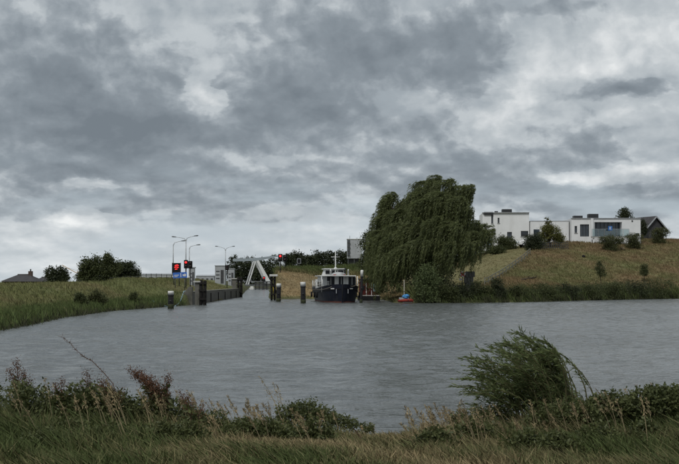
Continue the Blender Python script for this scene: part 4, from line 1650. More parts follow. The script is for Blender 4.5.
def houseboat():
    Y = 149
    a, b = at(359.5, 279.5, Y), at(377.5, 296, Y)
    t = thing('houseboat', 'dark red cabin boat with white-framed door behind the boat', 'boat', ((a.x + b.x) / 2, Y, 0))
    w = b.x - a.x
    zt = a.z
    m = MB()
    m.prism([(-w / 2 - .1, -.3), (w / 2 + .2, -.3), (w / 2 + .35, .55), (-w / 2 - .2, .55)], -.8, 5)
    m.build('hull', M_BLACK, t, .04)
    red = principled('oxblood_paint', (.075, .016, .014), .75, .25, 3, .15)
    c = MB().box((0, 2.2, .55 + (zt - .55) / 2), (w, 4.4, zt - .55)).build('cabin', red, t)
    MB().box((0, 2.1, zt + .05), (w + .3, 4.9, .1)).build('roof', M_DARKM, t)
    d = MB().box((.05, -.02, 1.3), (.52, .05, 1.5)).build('door', red, t)
    for x in (-.26, .36):
        MB().box((x, -.05, 1.3), (.07, .05, 1.55)).build('frame', M_BWHT, d)
    wn = MB().box((.72, -.03, 1.55), (.34, .05, .9)).build('window', principled('pale_teal', (.16, .26, .28), .3, .1), t)
    MB().box((.72, -.055, 1.55), (.04, .03, .9)).build('mullion', M_BWHT, wn)
    MB().box((-.7, -.03, 1.5), (.42, .05, .5)).build('window', M_GLASS, t)
    MB().box((.05, -.6, .62), (w + .3, .45, .08)).build('step', M_CAPC, t)


houseboat()


def dinghy_red():
    Y = 129.5
    c = at(407.5, 302, Y)
    t = thing('inflatable_dinghy', 'red dinghy with blue bundled cover moored under the willow', 'dinghy', (c.x, Y, -.05), R(8))
    red = principled('dinghy_red', (.22, .035, .025), .7, .15, 3, .15)
    tub = MB()
    pts = [(-.52, 2.0, .3), (-.58, .9, .3), (-.52, .2, .34), (-.25, -.12, .38), (.25, -.12, .38), (.52, .2, .34), (.58, .9, .3), (.52, 2.0, .3)]
    tub.tube(pts, .15, 10)
    tub.build('tube', red, t)
    MB().box((0, 1.0, .2), (.9, 1.9, .12)).build('floor', M_GREYP, t)
    MB().box((0, 2.0, .4), (1.0, .08, .5)).build('transom', M_GREYP, t)
    b = MB()
    rng = random.Random(4)
    for k in range(7):
        b.sphere((rng.uniform(-.25, .2), rng.uniform(.1, 1.2), .55 + rng.uniform(0, .3)), (rng.uniform(.16, .28), .3, rng.uniform(.14, .22)))
    b.build('blue_cover', principled('blue_tarp', (.05, .20, .42), .6, .15, 5), t)
    MB().tube([(0, -.3, .4), (.05, -.33, .4)], .06, 6).build('bow_eye', M_DARKM, t)
    m = thing('mooring_stake', 'thin pale stake standing beside the red dinghy', 'stake', (at(404, 300, 130.6).x, 130.6, 0))
    MB().tube([(0, 0, -1.0), (.02, 0, at(404, 280, 130.6).z)], [.05, .035], 6).build('pole', principled('pale_pole', (.33, .31, .27), .8, .2, 3), m)
    MB().tube([(0, 0, 1.2), (0, 0, 1.26)], .07, 6).build('ring', M_DARKM, m)


dinghy_red()


def life_ring_sign():
    Y = 138.5
    c = at(462.6, 274.3, Y)
    g = gz(c.x, Y)
    t = thing('lifebuoy_stand', 'white and red lifebuoy on a stand right of the willow', 'lifebuoy', (c.x, Y, g))
    z = c.z - g
    MB().tube([(0, .08, -.3), (0, .08, z + .3)], .04, 8).build('post', M_DARKM, t)
    r = MB()
    N = 20
    r.tube([(.24 * math.cos(2 * math.pi * k / N), 0, z + .24 * math.sin(2 * math.pi * k / N)) for k in range(N + 1)], .075, 8, caps=False)
    ring = r.build('ring', M_BWHT, t)
    for k in range(4):
        a = math.pi / 4 + k * math.pi / 2
        MB().tube([(.24 * math.cos(a + q), 0, z + .24 * math.sin(a + q)) for q in (-.22, 0, .22)], .082, 8).build('red_band', principled('buoy_red', (.35, .03, .03), .5, .1), ring)
    MB().box((0, .06, z), (.3, .04, .3)).build('backing', principled('buoy_red', (.35, .03, .03)), t)
    MB().box((-.22, 0, z - .55), (.3, .05, .22)).build('notice', M_BWHT, t)
    # bicycle-like white frame leaning below it: two wheels, bars
    b = thing('bicycle', 'pale bicycle parked under the lifebuoy by the stone wall', 'bicycle', (c.x - .75, Y - .2, gz(c.x - .75, Y - .2)), R(20))
    for x in (-.5, .5):
        MB().tube([(x + .32 * math.cos(2 * math.pi * k / 16), 0, .34 + .32 * math.sin(2 * math.pi * k / 16)) for k in range(17)], .025, 6, caps=False).build('wheel', M_BLACK, b)
    f = MB()
    f.tube([(-.5, 0, .34), (-.1, 0, .34), (.35, 0, .85), (-.2, 0, .8), (-.5, 0, .34)], .03, 6)
    f.tube([(-.1, 0, .34), (-.22, 0, .95)], .03, 6)
    f.tube([(.5, 0, .34), (.33, 0, 1.0)], .03, 6)
    f.build('frame', M_BWHT, b)
    MB().box((-.23, 0, .98), (.26, .12, .06)).build('saddle', M_BLACK, b, .02)
    MB().tube([(.28, -.28, 1.0), (.33, 0, 1.03), (.28, .28, 1.0)], .022, 6).build('handlebar', M_STEEL, b)
    w = thing('stone_wall', 'short grey stone wall block beside the lifebuoy', 'wall', (at(469, 280, 140).x, 140, gz(at(469, 280, 140).x, 140)))
    h = at(469, 270.8, 140).z - w.location.z
    sm = principled('grey_stone', (.13, .13, .125), .9, .3, 4, .2, bump=.4)
    rng = random.Random(8)
    ww = 1.05
    for r_ in range(4):
        for cidx in range(3):
            off = .12 if r_ % 2 else -.05
            MB().box((-ww / 2 + ww * (cidx + .5) / 3 + off, rng.uniform(-.02, .02), h * (r_ + .5) / 4 - .05), (ww / 3 - .03, .4, h / 4 - .03)).build('stone', sm, w, .02)
    MB().box((0, .05, h / 2 - .1), (ww * .92, .28, h * .94)).build('core', M_CONC, w)


life_ring_sign()


# ------------------------------------------------------------------ houses on the hill
M_RENDER = principled('white_render', (.62, .63, .635), .85, .05, .8, .2, bump=.05, stain=((.46, .465, .46), .7, .4))
M_FRAME = principled('anthracite_frame', (.028, .030, .033), .5, .15, 2)
M_DGLASS = glass_mat('house_glass', (.035, .045, .055), .04)
M_PALEGL = glass_mat('pale_reflection_glass', (.18, .27, .30), .08)  # light-blue reflection of a window put into the glass colour


class Facade:
    """house front at distance Y: pixel rectangles become wall pieces and openings"""
    def __init__(self, t, Y):
        self.t, self.Y, self.o = t, Y, Vector(t.location)

    def p(self, px, py, dy=0):
        q = at(px, py, self.Y)
        return Vector((q.x - self.o.x, self.Y + dy - self.o.y, q.z - self.o.z))


def wall_with_holes(name, t, x0, x1, z0, z1, holes, y, th, mat):
    """front wall from real strips round the openings; holes = (x0, x1, z0, z1)"""
    xs = sorted({x0, x1, *[h[0] for h in holes], *[h[1] for h in holes]})
    m = MB()
    for a, b in zip(xs, xs[1:]):
        if b - a < 1e-4:
            continue
        segs = [(z0, z1)]
        for h in holes:
            if h[0] < b - 1e-5 and h[1] > a + 1e-5:
                new = []
                for s0, s1 in segs:
                    if h[2] > s0:
                        new.append((s0, min(s1, h[2])))
                    if h[3] < s1:
                        new.append((max(s0, h[3]), s1))
                segs = new
        for s0, s1 in segs:
            if s1 - s0 > 1e-3:
                m.box(((a + b) / 2, y + th / 2, (s0 + s1) / 2), (b - a, th, s1 - s0))
    return m.build(name, mat, t)


def window_in(t, h, y, label=None, nv=1, glass=M_DGLASS, inset=.22, sill=True):
    x0, x1, z0, z1 = h
    m = MB()
    fw = .07
    for a, b in ((x0 + fw / 2, None), (x1 - fw / 2, None)):
        m.box((a, y + inset, (z0 + z1) / 2), (fw, .09, z1 - z0 - .004))
    for c in (z0 + fw / 2, z1 - fw / 2):
        m.box(((x0 + x1) / 2, y + inset, c), (x1 - x0 - 2 * fw, .088, fw - .004))
    for k in range(1, nv):
        m.box((x0 + (x1 - x0) * k / nv, y + inset, (z0 + z1) / 2), (fw * .8, .08, z1 - z0 - 2 * fw))
    w = m.build('window', M_FRAME, t)
    for k in range(nv):
        a, b = x0 + (x1 - x0) * k / nv, x0 + (x1 - x0) * (k + 1) / nv
        MB().box(((a + b) / 2, y + inset + .03, (z0 + z1) / 2), (b - a - fw * .8, .02, z1 - z0 - fw * 1.2)).build('pane', glass, w)
    if sill:
        MB().box(((x0 + x1) / 2, y - .03, z0 - .03), (x1 - x0 + .14, .16, .05)).build('sill', M_CAPC, w)


def house_two_storey():
    Y = 204.0
    a = at(482.5, 213.8, Y)
    b = at(529.0, 247, Y)
    c = at(529, 212, Y + 5)
    g = gz(b.x, Y) - .3
    t = thing('white_house', 'two-storey white cube house with flat roof right of the willow', 'house', (a.x, Y, g), R(-3))
    w, h = b.x - a.x, a.z + .15 - g
    dep = 8.5
    F = Facade(t, Y)
    def hole(px0, px1, py0, py1):
        p, q = F.p(px0, py0), F.p(px1, py1)
        return (p.x, q.x, q.z, p.z)
    hs = [hole(491.2, 493.2, 213.0, 223.5), hole(497.6, 499.4, 217.8, 223), hole(507, 511.8, 232, 239), hole(487, 492.2, 237, 245), hole(520.6, 528, 231, 236.5)]
    hs[0] = (hs[0][0], hs[0][1], hs[0][2], h - .02)
    wall_with_holes('front_wall', t, 0, w, -.6, h, hs, 0, .35, M_RENDER)
    for i, hh in enumerate(hs):
        window_in(t, hh, 0, nv=2 if i == 2 else 1, glass=M_PALEGL if i == 3 else M_DGLASS)  # lower left pane has its reflection painted as paler glass
    rest = MB()
    rest.box((.175, dep / 2 + .175, h / 2 - .3), (.35, dep - .352, h + .6))
    rest.box((w / 2, dep + .175, h / 2 - .3), (w, .35, h + .6))
    rest.build('wall', M_RENDER, t)
    # side wall is longer, seen at a slant, with the roof terrace rail
    MB().box((w - .175, dep / 2 + .176, h / 2 - .3), (.35, dep - .36, h + .6)).build('side_wall', M_RENDER, t)
    MB().box((w / 2, dep / 2, h - .25), (w - .72, dep - .72, .2)).build('roof', principled('roof_felt', (.09, .09, .09), .9, .2), t)
    MB().box((w / 2, -.02, h + .04), (w + .1, .5, .08)).build('coping', M_GREYP, t)
    p, q = F.p(503, 209.3), F.p(513, 213.8)
    MB().box(((p.x + q.x) / 2, 3.0, (p.z + h) / 2), (q.x - p.x, 1.4, p.z - h + .3)).build('roof_unit', M_FRAME, t, .04)
    p, q = F.p(484, 212.6), F.p(493, 215.6)
    MB().box(((p.x + q.x) / 2, .3, (p.z + q.z) / 2 + .1), (q.x - p.x, 1.0, .5)).build('roof_canopy', M_FRAME, t, .03)
    p = F.p(497, 213)
    MB().box((p.x, 2, h + .15), (.55, .5, .45)).build('vent', M_FRAME, t)
    # annex behind, lower, with dark railing
    ax0, ax1 = w + .04, F.p(533, 230).x
    for k in range(6):
        MB().box((F.p(521 + 1.3 * k, 233).x, .05, F.p(521, 235).z), (.12, .06, .55)).build('baluster', M_FRAME, t)
    az = F.p(525, 235).z
    MB().box(((ax0 + ax1) / 2, 3.2, az / 2 - .3), (ax1 - ax0, 5, az + .6)).build('annex', M_RENDER, t)
    rl = MB().box(((ax0 + ax1) / 2, .75, az + .62), (ax1 - ax0, .05, .06)).build('terrace_rail', M_FRAME, t)
    for k in range(6):
        MB().box((ax0 + (ax1 - ax0) * (k + .5) / 6, .75, az + .31), (.16, .04, .6)).build('baluster', M_FRAME, rl)
    MB().box(((ax0 + ax1) / 2, .68, az - .6), (.9, .06, 1.0)).build('garage_window', M_DGLASS, t)


house_two_storey()


def house_low():
    Y = 201.0
    a = at(571.5, 218.5, Y)
    b = at(640.5, 217, Y)
    bb = at(640.5, 238, Y)
    g = gz((a.x + b.x) / 2, Y) - .2
    t = thing('white_bungalow', 'long single-storey white house with glass balcony on the hilltop', 'house', (a.x, Y, g))
    F = Facade(t, Y)
    w = b.x - a.x
    h = a.z - g
    dep = 8.0
    def hole(px0, px1, py0, py1):
        p, q = F.p(px0, py0), F.p(px1, py1)
        return (p.x, q.x, q.z, p.z)
    hs = [hole(574.6, 577.2, 226, 232.8), hole(580, 589.2, 224.3, 236.5), hole(594.5, 622, 222, 236.5)]
    wall_with_holes('front_wall', t, 0, w, -.8, h, hs, 0, .35, M_RENDER)
    window_in(t, hs[0], 0)
    window_in(t, hs[1], 0, nv=3, sill=False)
    # deep loggia: glazed doors set far back
    window_in(t, hs[2], 0, nv=7, inset=1.6, sill=False)
    l = hs[2]
    n = MB()
    n.box((l[0] - .05, 1.0, (l[2] + l[3]) / 2), (.1, 1.3, l[3] - l[2] + .2))
    n.box((l[1] + .05, 1.0, (l[2] + l[3]) / 2), (.1, 1.3, l[3] - l[2] + .2))
    n.box(((l[0] + l[1]) / 2, 1.0, l[3] + .05), (l[1] - l[0] + .2, 1.3, .1))
    n.box(((l[0] + l[1]) / 2, 1.0, l[2] - .05), (l[1] - l[0] + .2, 1.3, .1))
    n.build('loggia_lining', M_RENDER, t)
    m = MB()
    m.box((w - .175, dep / 2 + .176, h / 2 - .4), (.35, dep - .36, h + .8))
    m.box((.175, dep / 2 + .176, h / 2 - .4), (.35, dep - .36, h + .8))
    m.box((w / 2, dep + .175, h / 2 - .4), (w, .35, h + .8))
    m.build('wall', M_RENDER, t)
    MB().box((w / 2, dep / 2, h - .2), (w - .72, dep - .72, .15)).build('roof', principled('roof_felt', (.09, .09, .09)), t)
    MB().box((w / 2, .1, h + .04), (w + .12, .5, .08)).build('coping', M_GREYP, t)
    # the left wing stands a little further back
    p = F.p(532.3, 222)
    wx0 = p.x
    wz = F.p(550, 220.8).z
    MB().box(((wx0 - .02) / 2, 5.0, wz / 2 - .5), (-wx0 - .02, 7, wz + 1.0)).build('wing', M_RENDER, t)
    wc = MB().box(((wx0 - .02) / 2, 5.0, wz + .04), (-wx0 + .06, 7.1, .08)).build('wing_coping', M_GREYP, t)
    q0, q1 = F.p(535, 229), F.p(541, 238)
    MB().box(((q0.x + q1.x) / 2, 1.47, (q0.z + q1.z) / 2), (q1.x - q0.x, .06, q0.z - q1.z)).build('window', M_DGLASS, t)
    q0 = F.p(571.6, 221)
    MB().tube([(-.12, 1.38, 0), (-.12, 1.38, wz - .1)], .05, 6).build('downpipe', M_FRAME, t)
    # roof units
    for (x0, x1, y0, yd) in ((576, 585, 216.6, 2.5), (590, 600, 215.0, 1.8)):
        p, q = F.p(x0, y0), F.p(x1, y0)
        MB().box(((p.x + q.x) / 2, yd, (p.z + h) / 2), (q.x - p.x, 1.3, p.z - h + .5)).build('roof_unit', M_FRAME, t, .04)
    # pier left of the loggia and the raised frame
    p, q = F.p(590.5, 219), F.p(593.2, 240)
    MB().box(((p.x + q.x) / 2, -.16, (h - .8) / 2), (q.x - p.x, .32, h + .8)).build('pier', M_RENDER, t)
    # balcony: slab, glass panes between slim posts
    p, q = F.p(590, 229.5), F.p(627, 238.5)
    by = -1.6
    sl = MB().box(((p.x + q.x) / 2, by / 2 - .34, q.z + .2), (q.x - p.x, -by - .7, .22)).build('balcony', M_CAPC, t)
    npn = 6
    for k in range(npn + 1):
        x = p.x + (q.x - p.x) * k / npn
        MB().box((x, by, (p.z + q.z) / 2 + .1), (.05, .05, p.z - q.z - .2)).build('post', M_STEEL, sl)
    for k in range(npn):
        x0, x1 = p.x + (q.x - p.x) * k / npn + .06, p.x + (q.x - p.x) * (k + 1) / npn - .06
        MB().box(((x0 + x1) / 2, by, (p.z + q.z) / 2 + .12), (x1 - x0, .02, p.z - q.z - .3)).build('glass_pane', clear_glass('balustrade_glass'), sl)
    MB().box(((p.x + q.x) / 2, by, p.z + .02), (q.x - p.x, .06, .05)).build('handrail', M_STEEL, sl)
    for k in (0.05, .5, .95):
        MB().box((p.x + (q.x - p.x) * k, by + .3, q.z / 2 - .4), (.2, .2, q.z + 1.0)).build('support', M_RENDER, sl)
    p = F.p(632.2, 221)
    MB().box((p.x, -.04, p.z), (.22, .08, .22)).build('wall_lamp', M_FRAME, t, .02)
    p = F.p(637.5, 234.5)
    MB().box((p.x, -.04, p.z), (.55, .08, .4)).build('grille', M_FRAME, t)
    return t


house_low()

# blue sign with a white figure on the balcony
Y = 198.6
c = at(610.2, 228.2, Y)
t = thing('balcony_sign', 'small blue panel with white figure hanging on the glass balcony', 'sign', c)
MB().box((0, 0, 0), (.62, .04, .66)).build('panel', principled('bright_blue', (.035, .14, .42), .5, .08), t)
m = MB()
m.box((-.06, -.03, 0), (.09, .02, .42))
m.bar((-.03, -.03, .02), (.14, -.03, .2), .02, .08)
m.bar((-.03, -.03, 0), (.14, -.03, -.2), .02, .08)
m.build('white_figure', M_WHITE, t)


def house_gabled():
    Y = 214.0
    apex = at(655.5, 217, Y)
    el = at(645, 228.5, Y)
    er = at(666, 228.5, Y)
    g = gz(apex.x, Y) - .2
    t = thing('gabled_house', 'dark gabled house with slate roof at the right edge', 'house', (apex.x, Y, g), R(18))
    hw = (er.x - el.x) / 2 * 1.0
    zr, ze = apex.z - g, el.z - g
    dep = 8
    m = MB()
    m.prism([(-hw + .25, -.5), (hw - .25, -.5), (hw - .25, ze + .1), (0, zr - .15), (-hw + .25, ze + .1)], 0, dep)
    m.build('wall', principled('dark_cladding', (.045, .045, .048), .8, .2, 3), t)
    for sg in (-1, 1):
        r = MB()
        r.prism([(0, zr), (sg * hw * 1.08, ze - .08), (sg * hw * 1.08, ze + .07), (0, zr + .17)], -.35, dep + .35)
        r.build('roof', M_ROOF, t)
        MB().bar((0, -.38, zr + .06), (sg * hw * 1.08, -.38, ze - .02), .06, .2).build('barge_board', M_GREYP, t)
    w = MB().box((.1, -.04, ze * .55), (1.2, .1, 1.2)).build('window', M_FRAME, t)
    MB().box((.1, -.1, ze * .55), (1.0, .04, 1.0)).build('pane', M_DGLASS, w)


house_gabled()


def parked_car():
    Y = 197.0
    c = at(531, 238, Y)
    g = gz(c.x, Y)
    t = thing('parked_car', 'white car parked behind the dark round bush', 'car', (c.x, Y, max(g, at(531, 241, Y).z - .95)), R(8))
    prof = [(-2.1, .35), (-2.15, .75), (-1.85, .98), (-1.2, 1.05), (-.75, 1.48), (.9, 1.52), (1.75, 1.05), (2.1, .95), (2.15, .4)]
    m = MB()
    m.prism(prof, -.85, .85)
    m.build('body', principled('car_white', (.72, .73, .74), .3, .03, 1, .5, coat=.5), t, .08)
    for sg in (-1, 1):
        MB().prism([(-1.05, 1.06), (-.68, 1.40), (.05, 1.43), (.05, 1.06)], sg * .855, sg * .862).build('window', M_DGLASS, t)
        MB().prism([(.12, 1.06), (.12, 1.43), (.85, 1.42), (1.4, 1.06)], sg * .855, sg * .862).build('window', M_DGLASS, t)
        for x in (-1.35, 1.35):
            wv = MB().tube([(x, sg * .70, .33), (x, sg * .9, .33)], .33, 16).build('wheel', M_BLACK, t)
            MB().tube([(x, sg * .9, .33), (x, sg * .915, .33)], .2, 12).build('rim', M_STEEL, wv)
        MB().box((-2.12, sg * .6, .78), (.1, .35, .14)).build('headlight', M_PALEGL, t)
        MB().box((2.12, sg * .6, .78), (.1, .3, .16)).build('tail_light', principled('tail_red', (.3, .02, .02)), t)


parked_car()


def garden_fence():
    t0 = None
    pts = []
    for px in np.linspace(541, 568, 14):
        Y = 191.5
        x = xat(px, Y)
        pts.append(Vector((x, Y, gz(x, Y))))
    t = thing('garden_fence', 'dark open garden fence under the golden tree', 'fence', pts[0])
    for p in pts:
        q = p - pts[0]
        MB().box(q + Vector((0, 0, .5)), (.07, .07, 1.4)).build('post', M_DARKM, t)
    for i in range(len(pts) - 1):
        for z in (.35, .75, 1.1):
            MB().bar(pts[i] - pts[0] + Vector((0, .06, z)), pts[i + 1] - pts[0] + Vector((0, .06, z)), .03, .06).build('rail', M_DARKM, t)


garden_fence()


def boulder(px, py, Y, r, label, col, name='boulder', cat='boulder', seed=1):
    c = at(px, py, Y)
    g = gz(c.x, Y)
    rng = random.Random(seed)
    m = MB()
    m.sphere((0, 0, r * .5), (r, r * .8, r * .75), 12, 8)
    m.v = [(x * (1 + rng.uniform(-.12, .12)), y * (1 + rng.uniform(-.12, .12)), z * (1 + rng.uniform(-.1, .1))) for x, y, z in m.v]
    o = m.build(name, principled(name + '_skin_%d' % seed, col, .9, .3, 4, .2, bump=.3))
    o.location = (c.x, Y, g + .05)
    tag(o, label, cat)


boulder(622.5, 237.5, 194, .3, 'tan rounded boulder on the crest by the balcony', (.26, .20, .13), seed=2)
boulder(583.5, 247, 186, .27, 'black rubbish bag lying on the hill slope below the house', (.012, .012, .013), 'rubbish_bag', 'bag', 3)


# fallen branch on the slope
_a, _b = G(521, 163), G(536, 165)
t = thing('fallen_branch', 'dark fallen branch lying on the slope below the car', 'branch', _a)
MB().tube([(0, 0, .15), (_b - _a) * .5 + Vector((0, 0, .28)), (_b - _a) + Vector((0, 0, .32))], [.13, .11, .06], 7).build('trunk', BARK, t)
for _f, _d in ((.45, (.2, -.3, .5)), (.7, (.5, .2, .45)), (.85, (.4, -.2, .35))):
    _p = (_b - _a) * _f + Vector((0, 0, .25))
    MB().tube([_p, _p + Vector(_d)], [.05, .02], 5).build('twig', BARK, t)


# ------------------------------------------------------------------ the near bank: grasses, docks, brambles and the sallow bush
def near_h(x, y):
    px = 339.5 + x / np.maximum(y, 1) * F_PX
    return np.interp(px, [-60, 0, 60, 130, 180, 230, 300, 340, 372, 400, 425, 480, 560, 610, 680, 760],
                     [.40, .38, .34, .34, .24, .21, .19, .14, .10, .11, .20, .28, .28, .28, .34, .38])


def near_grass():
    rng = np.random.default_rng(5)
    n = 120000
    y = rng.uniform(8.5, 17.4, n)
    x = rng.uniform(-1, 1, n) * (y * .33 + .8)
    d = shore_dist(x, y)
    ok = d > .05
    x, y = x[ok], y[ok]
    n = len(x)
    z = ground_z(x, y)
    clump = np.clip(.85 + .6 * wob(x, y, 2.6, 3), .5, 1.6)
    h = near_h(x, y) * np.interp(y, [8, 12, 15], [.55, .7, 1.0]) * clump * rng.uniform(.45, 1.15, n)
    h = np.where(y < 14.5, np.maximum(h, rng.uniform(.07, .15, n)), h)
    base = np.stack([x, y, z - .02], 1)
    dr = np.stack([-.30 + .35 * wob(x, y, 1.7, 12) + rng.normal(size=n) * .5, rng.normal(size=n) * .45, np.ones(n)], 1)
    tip = base + dr * h[:, None]
    tip[:, 2] -= .12 * h
    dry = np.clip(.5 + .8 * wob(x, y, 1.3, 9) + .25 * rng.normal(size=n), 0, 1)
    px = 339.5 + x / y * F_PX
    dry = np.clip(dry + np.interp(px, [0, 150, 210, 300, 400, 440, 500, 560, 680], [-.5, -.45, -.05, -.1, .05, .2, .05, -.3, -.45]), 0, 1)[:, None]
    green = np.array((.056, .074, .025))
    straw = np.array((.215, .170, .095))
    tint = (green * (1 - dry) + straw * dry) * rng.uniform(.65, 1.3, (n, 1))
    bend = np.stack([np.full(n, .05) * h, np.zeros(n), .05 * h], 1)
    v, q, t, c = blades(base, tip, rng.uniform(.006, .014, n), rng, bend=bend, tint=tint)
    o = link_mesh('bank_grass', np_mesh('bank_grass', v, quads=q, tris=t, tint=c), tint_mat('near_grass', .8, .22))
    tag(o, 'mixed green and straw-dry grass along the near bank', 'grass', kind='stuff')


near_grass()


def seed_grass():
    """tall dry stalks with feathery heads"""
    rng = np.random.default_rng(9)
    parts = []
    def stalk(x, y, h, lean):
        z = gz(x, y)
        b = np.array((x, y, z))
        u = np.linspace(0, 1, 5)
        pts = b + np.stack([lean * h * u ** 1.6, .05 * h * u * rng.normal(), h * u], 1)
        col = np.array((.225, .190, .115)) * rng.uniform(.75, 1.25)
        for i in range(4):
            w = .0045 - .0007 * i
            a, c = pts[i], pts[i + 1]
            v = np.array([a + (-w, 0, 0), a + (w, 0, 0), c + (w * .85, 0, 0), c - (w * .85, 0, 0), a + (0, -w, 0), a + (0, w, 0), c + (0, w, 0), c - (0, w, 0)])
            parts.append((v, np.array([[0, 1, 2, 3], [4, 5, 6, 7]]), None, np.tile(col, (8, 1))))
        m = int(rng.integers(26, 46))
        f = rng.uniform(.62, 1.0, m)
        c0 = np.stack([np.interp(f, u, pts[:, k]) for k in range(3)], 1)
        sp = (1.05 - f)[:, None] * .22 * h
        c0 = c0 + rng.normal(size=(m, 3)) * sp * np.array((.5, .5, .2))
        dd = np.stack([lean * 1.4 + rng.normal(size=m) * .5, rng.normal(size=m) * .4, np.full(m, .7)], 1)
        v, q = leaf_faces(c0, dd, rng.uniform(.02, .045, m), rng.uniform(.006, .011, m), rng)
        parts.append((v, q, None, np.tile(col * np.array((1.0, .93, .88)) * rng.uniform(.8, 1.15), (len(v), 1))))
    for (p0, p1, num, h0, h1) in ((205, 290, 34, .22, .44), (284, 288, 4, .62, .72), (410, 500, 75, .18, .40), (150, 205, 16, .3, .5), (300, 345, 14, .2, .36), (20, 130, 26, .4, .6), (500, 610, 36, .25, .42), (610, 670, 14, .4, .55), (340, 400, 10, .12, .2)):
        for _ in range(num):
            y = rng.uniform(12.6, 16.6)
            stalk(xat(rng.uniform(p0, p1), y), y, rng.uniform(h0, h1), -rng.uniform(.1, .5))
    v, q, t, c = join_arrays(parts)
    o = link_mesh('seed_grass', np_mesh('seed_grass', v, quads=q, tint=c), tint_mat('seed_heads', .85, .2))
    tag(o, 'tall dry grass stalks with feathery seed heads on the near bank', 'grass', kind='stuff')


seed_grass()


def bez(a, b, c, n):
    u = np.linspace(0, 1, n)[:, None]
    return (1 - u) ** 2 * a + 2 * u * (1 - u) * b + u ** 2 * c


def sallow_bush():
    rng = np.random.default_rng(31)
    Y = 15.0
    base = G(562, Y)
    t = thing('willow_shrub', 'wind-bent green willow shrub on the near bank, blown to the left', 'shrub', base)
    B = np.array(base)
    tips = [(509, 333), (521, 337), (533, 339), (541, 343), (549, 349), (499, 343), (487, 344), (477, 351), (466, 357), (462, 366), (457, 378), (452, 386), (470, 374),
            (480, 360), (500, 350), (556, 362), (520, 348), (510, 356), (490, 366), (530, 352), (540, 360), (548, 370), (478, 384), (465, 394), (495, 380), (510, 372),
            (525, 366), (538, 378), (556, 380), (563, 374), (565, 388), (572, 395), (578, 402), (505, 392), (520, 388), (488, 398), (535, 394), (550, 398), (470, 404), (585, 410), (560, 405)]
    mb = MB()
    P, D = [], []
    for k in range(128):
        tx, ty = tips[k % len(tips)]
        if k >= len(tips):
            tx += rng.normal() * 7 - 2
            ty += abs(rng.normal()) * 7
        dep = rng.normal() * .28
        tip = np.array(at(tx, ty, Y + dep)) - B
        bpx = np.interp(tx, [450, 500, 560, 590], [525, 548, 566, 582]) + rng.normal() * 9
        b0 = np.array((xat(bpx, Y) - B[0], dep * .5, -.05))
        c1 = np.array((b0[0] * .8 + tip[0] * .2 + .12, (b0[1] + tip[1]) / 2, tip[2] * rng.uniform(.85, 1.12)))
        n = 12
        pts = bez(b0, c1, tip, n)
        mb.tube([Vector(p) for p in pts[::2]] + [Vector(tip)], [.010, .009, .007, .006, .004, .003, .002], 4, caps=False)
        L = np.linalg.norm(np.diff(pts, axis=0), axis=1).sum()
        m = int(L * 40) + 10
        u = rng.uniform(.22, 1.0, m)
        p = (1 - u)[:, None] ** 2 * b0 + 2 * (u * (1 - u))[:, None] * c1 + u[:, None] ** 2 * tip
        tg = norm(2 * (1 - u)[:, None] * (c1 - b0) + 2 * u[:, None] * (tip - c1))
        P.append(p)
        D.append(tg * .8 + np.array((-.55, 0, .05)) + rng.normal(size=(m, 3)) * .42)
        for _ in range(4):              # side twigs
            s = rng.uniform(.35, .85)
            a = (1 - s) ** 2 * b0 + 2 * s * (1 - s) * c1 + s ** 2 * tip
            dv = np.array((-.75, rng.normal() * .5, .25 + rng.normal() * .35))
            dv = dv / np.linalg.norm(dv) * rng.uniform(.12, .26)
            mb.tube([Vector(a), Vector(a + dv * .6 + (0, 0, .01)), Vector(a + dv)], [.003, .0025, .0015], 3, caps=False)
            mm = 13
            w = rng.uniform(.1, 1.05, mm)[:, None]
            P.append(a + dv * w)
            D.append(dv / np.linalg.norm(dv) + rng.normal(size=(mm, 3)) * .45)
    P, D = np.concatenate(P), np.concatenate(D)
    v, q = leaf_faces(P, D, rng.uniform(.05, .095, len(P)), rng.uniform(.009, .016, len(P)), rng)
    mb.build('stems', principled('green_stem', (.075, .07, .03), .8, .2, 8), t)
    link_mesh('foliage', np_mesh('foliage', v, quads=q), LEAF['sallow'], t)
    # one lone twig to its right
    t2 = thing('willow_twig', 'lone leafy twig standing right of the willow shrub', 'twig', G(596, 15.2))
    B = np.array(t2.location)
    m2 = MB()
    P, D = [], []
    for tx, ty in ((566, 360), (570, 364), (575, 372)):
        tip = np.array(at(tx, ty, 15.2)) - B
        c1 = np.array((.02, 0, tip[2] * .75))
        pts = bez(np.zeros(3), c1, tip, 8)
        m2.tube([Vector(p) for p in pts], [.006, .006, .005, .005, .004, .003, .002, .0015], 4, caps=False)
        u = rng.uniform(.55, 1, 36)
        P.append((1 - u)[:, None] ** 2 * 0 + 2 * (u * (1 - u))[:, None] * c1 + u[:, None] ** 2 * tip)
        D.append(norm(np.tile(tip - c1, (36, 1))) + rng.normal(size=(36, 3)) * .5)
    v, q = leaf_faces(np.concatenate(P), np.concatenate(D), .05, .011, rng)
    m2.build('stems', MATS['green_stem'], t2)
    link_mesh('foliage', np_mesh('foliage', v, quads=q), LEAF['sallow'], t2)


sallow_bush()


